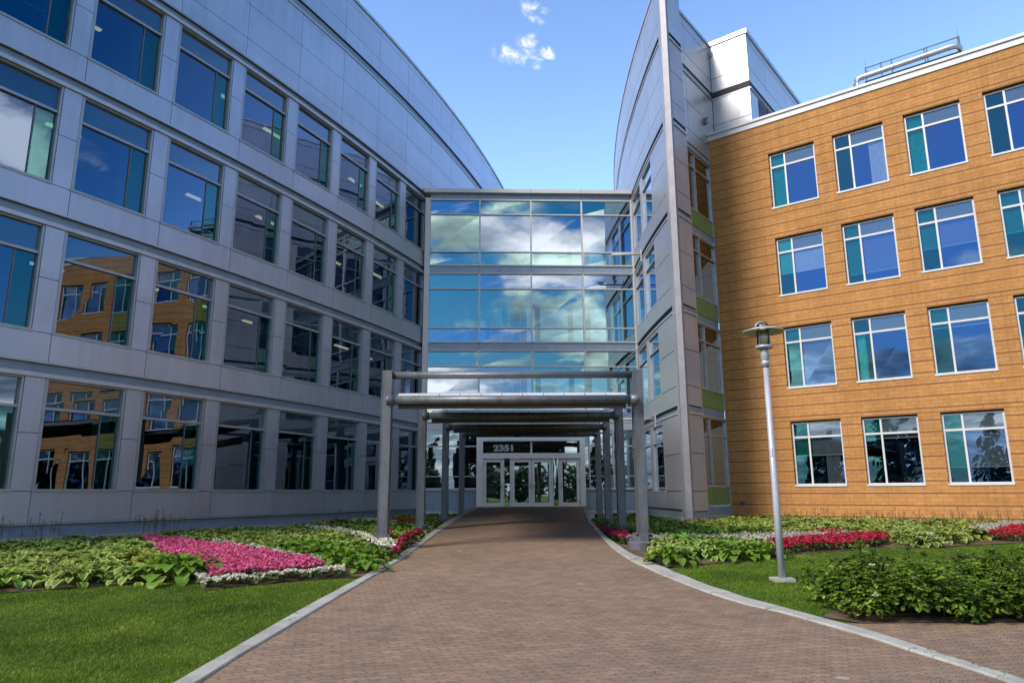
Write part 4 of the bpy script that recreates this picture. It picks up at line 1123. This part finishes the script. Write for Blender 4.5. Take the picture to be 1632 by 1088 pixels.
HA = [(-9.7, 11.3), (-8.0, 11.95), (-7.1, 12.5), (-5.75, 13.05), (-5.65, 13.3), (-7.2, 14.7), (-8.9, 17.3), (-9.8, 18.6), (-10.9, 18.0), (-12.3, 15.6), (-12.6, 12.5)]
HB = [(-2.75, 13.85), (-3.2, 13.85), (-4.35, 15.3), (-7.0, 17.7), (-8.7, 19.6), (-9.6, 20.4), (-8.2, 22.8), (-6.4, 22.6), (-4.9, 20.6), (-3.5, 17.4), (-2.8, 15.3)]
HD = [(-7.4, 24.8), (-6.1, 23.3), (-4.6, 21.3), (-3.0, 18.3), (-2.85, 20), (-2.75, 24), (-2.6, 28), (-2.4, 33), (-2.9, 34.3), (-4.1, 34), (-5.9, 29)]
HRF = [(3.05, 14.6), (3.8, 14.95), (5.2, 15.55), (5.45, 16.3), (5.0, 17.4), (3.5, 17.3)]
HRB = [(3.1, 21.6), (3.9, 19.6), (5.8, 19.8), (7.6, 20.6), (9.1, 20.0), (9.9, 18.9), (9.2, 17.5), (10.1, 17.7), (11.2, 18.9), (12.0, 19.6), (13.4, 22.0), (15.4, 23.6), (16.4, 24.9), (14.4, 26.9), (11.4, 29.2), (9.6, 30.3), (8.2, 28.4), (7.0, 26.6), (5.9, 26.8), (5.7, 33.6), (4.4, 34), (3.7, 30)]
n_h = 0
for x, y in clear_of_posts(poisson(HA, .62)):
    k = random.random(); front = y < 13.4
    yel = hypot(x+6.9, y-14.4) < 1.0
    if yel: plant_hosta(random.choice(YEL), x, y, random.uniform(.9, 1.15), 'yellowing hosta beside the pink begonias in the left bed', 'yellowing hostas by the pink begonias')
    else: plant_hosta(random.choice(VAR), x, y, random.uniform(.9, 1.2), 'cream edged hosta in the left bed between the lawn and the silver office', 'cream edged hostas in the left bed')
plant_hosta(GRN[0], -5.75, 12.98, 1.4, 'large bright green hosta at the lawn edge beside the pink begonias', None)
for x, y in clear_of_posts(poisson(HB, .66)):
    if y < 16.5 and x > -5.0: plant_hosta(random.choice(GRN), x, y, random.uniform(.9, 1.15), 'bright green hosta by the left front canopy post', 'green hostas by the left canopy post')
    else: plant_hosta(random.choice(VAR), x, y, random.uniform(.95, 1.2), 'cream edged hosta behind the pink begonias below the silver office', 'cream edged hostas behind the pink begonias')
for x, y in clear_of_posts(poisson(HD, .80)):
    plant_hosta(random.choice(YEL if random.random() < .6 else GRN), x, y, random.uniform(.95, 1.25), 'yellow green hosta behind the left canopy posts near the entrance', 'hostas behind the left canopy posts')
for x, y in clear_of_posts(poisson(HRF, .55)):
    plant_hosta(random.choice(VAR+GRN), x, y, random.uniform(.95, 1.15), 'hosta in the front clump beside the right front canopy post', 'hostas by the right front canopy post')
for x, y in clear_of_posts(poisson(HRB, .78)):
    if x < 6.2: plant_hosta(random.choice(GRN), x, y, random.uniform(.9, 1.15), 'dark green hosta between the right canopy posts and the metal wing', 'green hostas below the metal wing')
    else: plant_hosta(random.choice(YEL+VAR), x, y, random.uniform(1.0, 1.3), 'pale yellow green hosta in the wide bed before the brick wall', 'pale hostas before the brick wall')

def flower_bed(name, poly, petal, label, dens=420, hmin=.14, hmax=.26, leafd=260, bs=.024):
    xs = np.array([p[0] for p in poly]); ys = np.array([p[1] for p in poly])
    area = abs(np.sum(xs*np.roll(ys, -1)-ys*np.roll(xs, -1)))/2
    box = (xs.max()-xs.min())*(ys.max()-ys.min())
    def pts(d):
        n = int(d*box)
        X = rng.uniform(xs.min(), xs.max(), n); Y = rng.uniform(ys.min(), ys.max(), n); k = in_poly(poly, X, Y); return X[k], Y[k]
    V, F, MI = [], [], []
    def add(X, Y, size, zlo, zhi, m, flat):
        n = len(X)
        gz = np.clip(-1.65+.0395*(Y-8), -1.65, -1.27)+EYE
        lump = .5+.5*np.sin(X*9+1.3*np.sin(Y*7))*np.cos(Y*8.1+np.sin(X*5))
        Z = gz+zlo+(zhi-zlo)*(.62*lump+.38*rng.random(n))
        nrm = np.stack([rng.normal(0, flat, n), rng.normal(-.25, flat, n), np.ones(n)], 1); nrm /= np.linalg.norm(nrm, axis=1)[:, None]
        a = np.cross(nrm, rng.normal(size=(n, 3))); a /= np.linalg.norm(a, axis=1)[:, None]; b2 = np.cross(nrm, a)
        s = (size*rng.uniform(.7, 1.3, n))[:, None]; c = np.stack([X, Y, Z], 1)
        q = np.stack([c-a*s, c-b2*s*.9+nrm*s*.25, c+a*s, c+b2*s*.9+nrm*s*.25], 1).reshape(-1, 3)
        base = sum(len(v) for v in V); V.append(q); F.append(base+np.arange(4*n).reshape(-1, 4)); MI.append(np.full(n, m))
    X, Y = pts(leafd); add(X, Y, .05, .02, hmax*.8, 0, .6)
    X, Y = pts(dens)
    for k in range(3): add(X+rng.normal(0, bs*.5, len(X)), Y+rng.normal(0, bs*.5, len(X)), bs, hmin, hmax, 1, .8)
    me = np_mesh(name, np.concatenate(V), np.concatenate(F), [M['beg_leaf'], petal], np.concatenate(MI))
    o = bpy.data.objects.new(name, me); C.objects.link(o); tag(o, label, 'flowers', None, 'stuff')
PINKP = [(-9.45, 18.78), (-6.87, 16.85), (-5.04, 15.2), (-3.68, 13.9), (-3.35, 13.35), (-3.7, 13.05), (-4.4, 12.6), (-4.95, 12.3), (-5.55, 13.4), (-6.35, 14.5), (-7.3, 15.4)]
flower_bed('pink_begonias', PINKP, M['pink'], 'broad wedge of pink begonias in the left bed', 620, .16, .30)
flower_bed('white_begonias', [(-4.95, 12.3), (-4.4, 12.6), (-3.7, 13.05), (-3.35, 13.35), (-3.0, 13.5), (-2.95, 13.1), (-3.65, 12.8), (-4.35, 12.3), (-4.9, 11.9), (-5.3, 12.5), (-5.2, 12.75)], M['whitef'], 'white begonia edging along the front of the pink begonias', 380, .10, .20)
flower_bed('white_begonias', [(-7.05, 17.5), (-5.2, 15.75), (-3.71, 14.2), (-3.3, 13.5), (-3.65, 13.85), (-4.95, 15.1), (-6.8, 16.8)], M['whitef'], 'thin white begonia line between the pink begonias and the hostas behind', 260, .16, .30)
flower_bed('mixed_begonias', [(-9.6, 13.6), (-8.75, 12.75), (-8.2, 11.75), (-8.6, 11.6), (-9.7, 12.0)], M['whitef'], 'white and pink begonias at the far left end of the bed', 560, .14, .24)
flower_bed('pink_begonias', [(-10.2, 13.0), (-9.0, 12.3), (-8.8, 11.9), (-10.0, 11.6)], M['red'], 'rose red begonias at the far left end of the bed', 500, .14, .26)
flower_bed('white_begonias', [(-6.5, 23.2), (-4.85, 21.2), (-3.3, 17.9), (-2.6, 16.6), (-2.45, 15.8), (-2.75, 15.6), (-3.3, 17.1), (-4.6, 19.9), (-6.3, 22.6)], M['whitef'], 'white begonia line running back beside the left front canopy post', 280, .18, .34)
flower_bed('red_begonias', [(-2.36, 15.2), (-2.50, 15.4), (-2.62, 17.0), (-2.60, 20.5), (-2.48, 20.5), (-2.48, 17.0)], M['red'], 'red begonias along the kerb by the left front canopy post', 700, .16, .34)
flower_bed('red_begonias', [(-3.4, 18.6), (-3.1, 17.9), (-2.9, 18.3), (-3.2, 19.2)], M['red'], 'small red begonia patch behind the left front canopy post', 300, .2, .36)
flower_bed('red_begonias', [(-5.3, 26.5), (-3.6, 25.5), (-3.2, 26.4), (-4.8, 27.6)], M['red'], 'red begonia patch between the second left canopy post and the silver office', 350, .25, .42)
flower_bed('white_begonias', [(-5.9, 26.3), (-5.0, 25.3), (-3.8, 25.0), (-5.2, 27.0)], M['whitef'], 'white begonia patch below the far end of the silver office', 350, .25, .42)
flower_bed('red_begonias', [(2.66, 22.5), (2.9, 21.6), (3.0, 19.0), (2.66, 17.9), (2.60, 19.8)], M['red'], 'red begonias along the kerb between the right canopy posts', 620, .15, .30)
flower_bed('white_begonias', [(2.85, 19.2), (3.67, 18.9), (4.79, 19.0), (5.96, 19.3), (7.3, 20.0), (8.6, 19.7), (8.8, 19.0), (8.0, 18.9), (5.6, 17.0), (5.14, 18.0), (3.3, 17.9), (2.8, 18.2)], M['whitef'], 'white begonia band in front of the hostas below the brick wall', 190, .12, .26)
flower_bed('red_begonias', [(5.62, 16.85), (8.1, 18.75), (9.5, 19.4), (9.3, 18.3), (8.5, 17.3), (5.55, 15.85)], M['red'], 'red begonia band along the lawn behind the street lamp', 520, .13, .28)
flower_bed('red_begonias', [(12.3, 19.25), (15.0, 22.2), (17.2, 23.6), (17.2, 22.2), (12.9, 18.65)], M['red'], 'red begonia patch at the right end of the brick wall bed', 480, .14, .32)
flower_bed('white_begonias', [(13.2, 21.4), (15.4, 23.6), (17.4, 24.6), (17.2, 23.7), (15.0, 22.3), (12.5, 19.6), (12.1, 19.6)], M['whitef'], 'white begonias behind the red patch at the right end of the bed', 380, .16, .34)
flower_bed('red_begonias', [(8.3, 20.4), (8.9, 19.8), (8.6, 19.5), (8.0, 20.0)], M['red'], 'few red begonias among the white band', 160, .2, .34)

# dry stalks of seeding grass along the walls
def stalks():
    V, F = [], []
    def put(x, y, h, n):
        for _ in range(n):
            a = x+random.gauss(0, .16); c = y+random.gauss(0, .16); hh = h*random.uniform(.6, 1.1); lx = random.gauss(0, .05)
            z = G(c)+EYE; w_ = .0035; i = len(V)
            V.extend([(a-w_, c, z), (a+w_, c, z), (a+lx+.004, c, z+hh), (a+lx-.004, c, z+hh)]); F.append((i, i+1, i+2, i+3))
            for q in range(5):
                t = random.uniform(.55, 1.); i = len(V); px, pz = a+lx*t, z+hh*t; s = random.choice((-1, 1))*.02
                V.extend([(px, c, pz), (px+s, c, pz+.02), (px+s*1.2, c, pz+.05), (px+.002, c, pz+.02)]); F.append((i, i+1, i+2, i+3))
    for s, n, h in ((-1.9, 16, .9), (-1.5, 18, 1.0), (-1.0, 8, .8), (-.2, 8, .8), (.3, 6, .8), (2.6, 8, .7), (3.0, 13, .85), (3.4, 9, .75), (11, 5, .7), (12.4, 7, .7), (14, 5, .7), (16, 5, .7), (18, 6, .8)):
        p = FL(s, .8, 0); put(p[0], p[1], h, n)
    for k in range(70):
        p = FB(-.2+k*.13, .7+random.uniform(-.2, .3), 0); put(p[0], p[1], random.uniform(.45, .72), 3)
    for k in range(7):
        p = FG(.4+k*.3, 1., 0); put(p[0], p[1], .6, 2)
    V = np.array(V, float); F = np.array(F)
    o = bpy.data.objects.new('grass_stalks', np_mesh('grass_stalks', V, F, [M['stalk']])); C.objects.link(o)
    tag(o, 'thin seeding grass stalks standing among the hostas along the walls', 'grass', None, 'stuff')
stalks()

# rose shrub hedge at the lower right
def hedge():
    b = thing('rose_hedge', 'low dense dark green rose hedge with a few pale blooms beside the path', 'hedge', (6.2, 10.1, G(10)))
    N = 5200
    V, F, UV = [], [], []
    cores = []
    random.seed(21)
    for x in np.arange(4.40, 9.6, .24):
        for y in (9.42, 9.8, 10.2, 10.6):
            hgt = .50+.17*sin(x*2.3+y)+.10*sin(x*5.1)+random.uniform(-.16, .20)
            if x < 4.6: hgt *= .72
            cores.append((x+random.uniform(-.1, .1), y+random.uniform(-.1, .1)-(0 if x > 4.7 else -.1), hgt, random.uniform(.15, .31)))
    for k in range(int(N*2.3)):
        cx_, cy_, h, r = random.choice(cores)
        u = random.uniform(0, 2*pi); el = math.asin(random.uniform(-.35, 1.)); rr = r*random.uniform(.75, 1.12)
        nx, ny, nz = cos(u)*cos(el), sin(u)*cos(el), sin(el)
        p = (cx_+nx*rr, cy_+ny*rr, max(.03, h*.55+nz*h*.62))
        if p[1] < 9.16: continue
        z = G(p[1])+EYE+p[2]
        yaw = u+random.gauss(0, .6); pit = el*.45-.55+random.gauss(0, .3)
        # compound leaf: 5 leaflets
        L = random.uniform(.034, .05)
        tip = np.array([cos(yaw)*cos(pit), sin(yaw)*cos(pit), sin(pit)])
        for q, da in ((.2, 1.2), (.2, -1.2), (.75, .85), (.75, -.85), (1.1, 0)):
            base = np.array([p[0], p[1], z])+tip*L*q
            leaf_blade(V, F, UV, base, yaw+da, pit+random.gauss(0, .15), L, L*.95, .4, .1, 2)
    for k in range(130):                                       # upright new shoots breaking the outline
        cx_, cy_, h, r = random.choice(cores); hh = h*random.uniform(1.05, 1.45)
        for q in range(16):
            yaw = random.uniform(0, 6.28); base = (cx_+random.gauss(0, .03), cy_+random.gauss(0, .03), G(cy_)+EYE+hh*(.75+.27*q/16))
            leaf_blade(V, F, UV, base, yaw, .4, .055, .032, .6, .2, 2)
    UV = np.array(UV).reshape(-1, 9, 2); UV[:, :, 1] = rng.random(len(UV))[:, None]; UV = UV.reshape(-1, 2)
    sh = MB(); hub = (6.6, 10.1)
    for k in range(46):
        cx_, cy_, h, r = random.choice(cores); a = random.uniform(0, 6.28); q = random.uniform(.05, .2)
        sh.tube([(hub[0], hub[1], G(10)+.02), (cx_, cy_, G(cy_)+.05), (cx_, cy_, G(cy_)+h*.5), (cx_+cos(a)*q*.5, cy_+sin(a)*q*.5, G(cy_)+h*.95), (cx_+cos(a)*q, cy_+sin(a)*q, G(cy_)+h*1.0+random.uniform(.12, .28))], .008, 5, r2=.003)
    sh.build('branches', M['stem'], b)
    me = np_mesh('foliage', np.array(V), np.array(F), [M['rose_leaf']], None, UV, True)
    o = bpy.data.objects.new('foliage', me); C.objects.link(o); o.parent = b; o.matrix_parent_inverse = PINV[b.name]
    for x, y, z in ((4.42, 9.22, .34), (4.55, 9.5, .66), (5.62, 10.3, .92), (5.78, 10.3, .96), (5.84, 10.3, .90), (5.92, 10.2, .85), (7.3, 9.4, .72), (4.95, 9.25, .55)):
        fl = MB(); zz = G(y)+z; R = []
        for k in range(5):
            a = k*1.257+.3; c0 = (x, y, zz); d = .044
            q = [c0, (x+d*cos(a-.6), y+d*sin(a-.6)-.006, zz+.020), (x+d*1.15*cos(a), y+d*1.15*sin(a)-.008, zz+.030), (x+d*cos(a+.6), y+d*sin(a+.6)-.006, zz+.020)]
            fl.quad(q, 0); 
        for k in range(4):
            a = k*1.57; d = .016; fl.quad([(x, y-.004, zz+.008), (x+d*cos(a-.6), y+d*sin(a-.6)-.01, zz+.026), (x+d*cos(a), y+d*sin(a)-.012, zz+.034), (x+d*cos(a+.6), y+d*sin(a+.6)-.01, zz+.026)], 0)
        fl.build('bloom', M['whitef'], b, False)
hedge()

# potted plant on the window sill inside the brick building
def potted():
    p = FB(2.7152+1.35, -.55, .25)
    t = thing('potted_plant', 'small leafy plant in a pot behind the ground floor brick building window', 'plant', p)
    m = MB(); m.lathe(p[0], p[1], [(.09, .22), (.12, .42), (.11, .42), (.10, .40)], 14); m.build('pot', M['pedestal'], t)
    V, F, UV = [], [], []; random.seed(3)
    for k in range(26): leaf_blade(V, F, UV, (p[0], p[1], .42+EYE), random.uniform(0, 6.28), random.uniform(.5, 1.4), random.uniform(.3, .55), .05, random.uniform(1., 2.), .1, 5)
    me = np_mesh('leaves', np.array(V), np.array(F), [M['hosta_green']], None, np.array(UV), True)
    o = bpy.data.objects.new('leaves', me); C.objects.link(o); o.parent = t; o.matrix_parent_inverse = PINV[t.name]
potted()

# mown grass blades
def grass(name, poly, dens_fn, label):
    xs = [p[0] for p in poly]; ys = [p[1] for p in poly]; VV, FF_ = [], []; base = 0
    for y0 in np.arange(min(ys), max(ys), 1.0):
        d = dens_fn(y0); n = int(d*(max(xs)-min(xs)))
        X = rng.uniform(min(xs), max(xs), n); Y = rng.uniform(y0, y0+1, n); k = in_poly(poly, X, Y); X, Y = X[k], Y[k]; n = len(X)
        if not n: continue
        clump = np.sin(X*2.1+np.sin(Y*1.3))*np.cos(Y*1.7+X*.6)
        h = (.025+.008*clump)*rng.uniform(.6, 1.35, n); a = rng.uniform(0, 2*pi, n); wd2 = rng.uniform(.002, .0036, n)*(1+y0/14)
        ln = rng.normal(0, .018, (n, 2)); z = np.clip(-1.65+.0395*(Y-8), -1.65, -1.27)+EYE-.006
        v = np.stack([np.stack([X-np.cos(a)*wd2, Y-np.sin(a)*wd2, z], 1), np.stack([X+np.cos(a)*wd2, Y+np.sin(a)*wd2, z], 1), np.stack([X+ln[:, 0], Y+ln[:, 1], z+h], 1)], 1).reshape(-1, 3)
        VV.append(v); FF_.append(base+np.arange(3*n).reshape(-1, 3)); base += 3*n
    o = bpy.data.objects.new(name, np_mesh(name, np.concatenate(VV), np.concatenate(FF_), [M['blade']])); C.objects.link(o)
    tag(o, label, 'grass', None, 'stuff')
LAWNL = [(-3.0, 6.0), (-3.01, 8.0), (-2.96, 9.0), (-2.88, 10.2), (-2.76, 11.7), (-2.62, 13.1), (-3.05, 13.0), (-3.7, 12.7), (-4.9, 11.85), (-5.4, 12.85), (-7.0, 12.25), (-8.0, 11.65), (-9.8, 10.85), (-9.0, 6.0)]
LAWNR = [(2.58, 16.2), (2.85, 13.95), (3.11, 12.2), (3.38, 11.05), (3.65, 10.3), (3.91, 9.75), (5.0, 10.9), (9.5, 11.1), (13, 11.1), (17.6, 20), (17.5, 22.1), (12.9, 18.4), (10.2, 17.35), (9.1, 16.95), (8.5, 17.2), (5.6, 15.75), (5.2, 15.25), (3.7, 14.55), (2.85, 14.05)]
grass('lawn_grass', LAWNL, lambda y: 5600 if y < 9 else 3800, 'short mown green grass of the left lawn')
grass('lawn_grass', LAWNR, lambda y: 3400 if y < 13 else 1800, 'short mown green grass of the right lawn')

# far trees across the car park behind the viewer: they only show mirrored in the ground floor glass
def far_trees():
    random.seed(9); V, F = [], []
    for k in range(84):
        az = radians(-128+256*k/83)+random.gauss(0, .02); dist = random.uniform(52, 78); x = dist*sin(az)*1.15; y = -dist*cos(az)
        if hypot(x, y) < 48: continue
        conifer = random.random() < .4
        h = random.uniform(9, 14) if conifer else random.uniform(6.5, 9.5); z0 = 0.
        for q in range(340 if conifer else 420):
            if conifer:
                t = random.random()**1.2; r = (1-t)*h*.24*random.uniform(.4, 1.1); a = random.uniform(0, 6.28); p = np.array([x+r*cos(a), y+r*sin(a), z0+.6+t*h])
            else:
                d = np.array([random.gauss(0, 1) for _ in range(3)]); d /= np.linalg.norm(d); p = np.array([x, y, z0+h*.5])+d*np.array([h*.48, h*.48, h*.5])*random.uniform(.55, 1.05)
            u = np.array([random.gauss(0, 1) for _ in range(3)]); u /= np.linalg.norm(u); v = np.cross(u, (.3, .5, .8)); s = random.uniform(.45, .95)
            i = len(V); V.extend([p-u*s, p-v*s*.7, p+u*s, p+v*s*.7]); F.append((i, i+1, i+2, i+3))
    o = bpy.data.objects.new('distant_trees', np_mesh('distant_trees', np.array(V), np.array(F), [M['far_leaf']])); C.objects.link(o)
    tag(o, 'dark mixed treeline across the grounds opposite the entrance', 'trees', None, 'stuff')
far_trees()
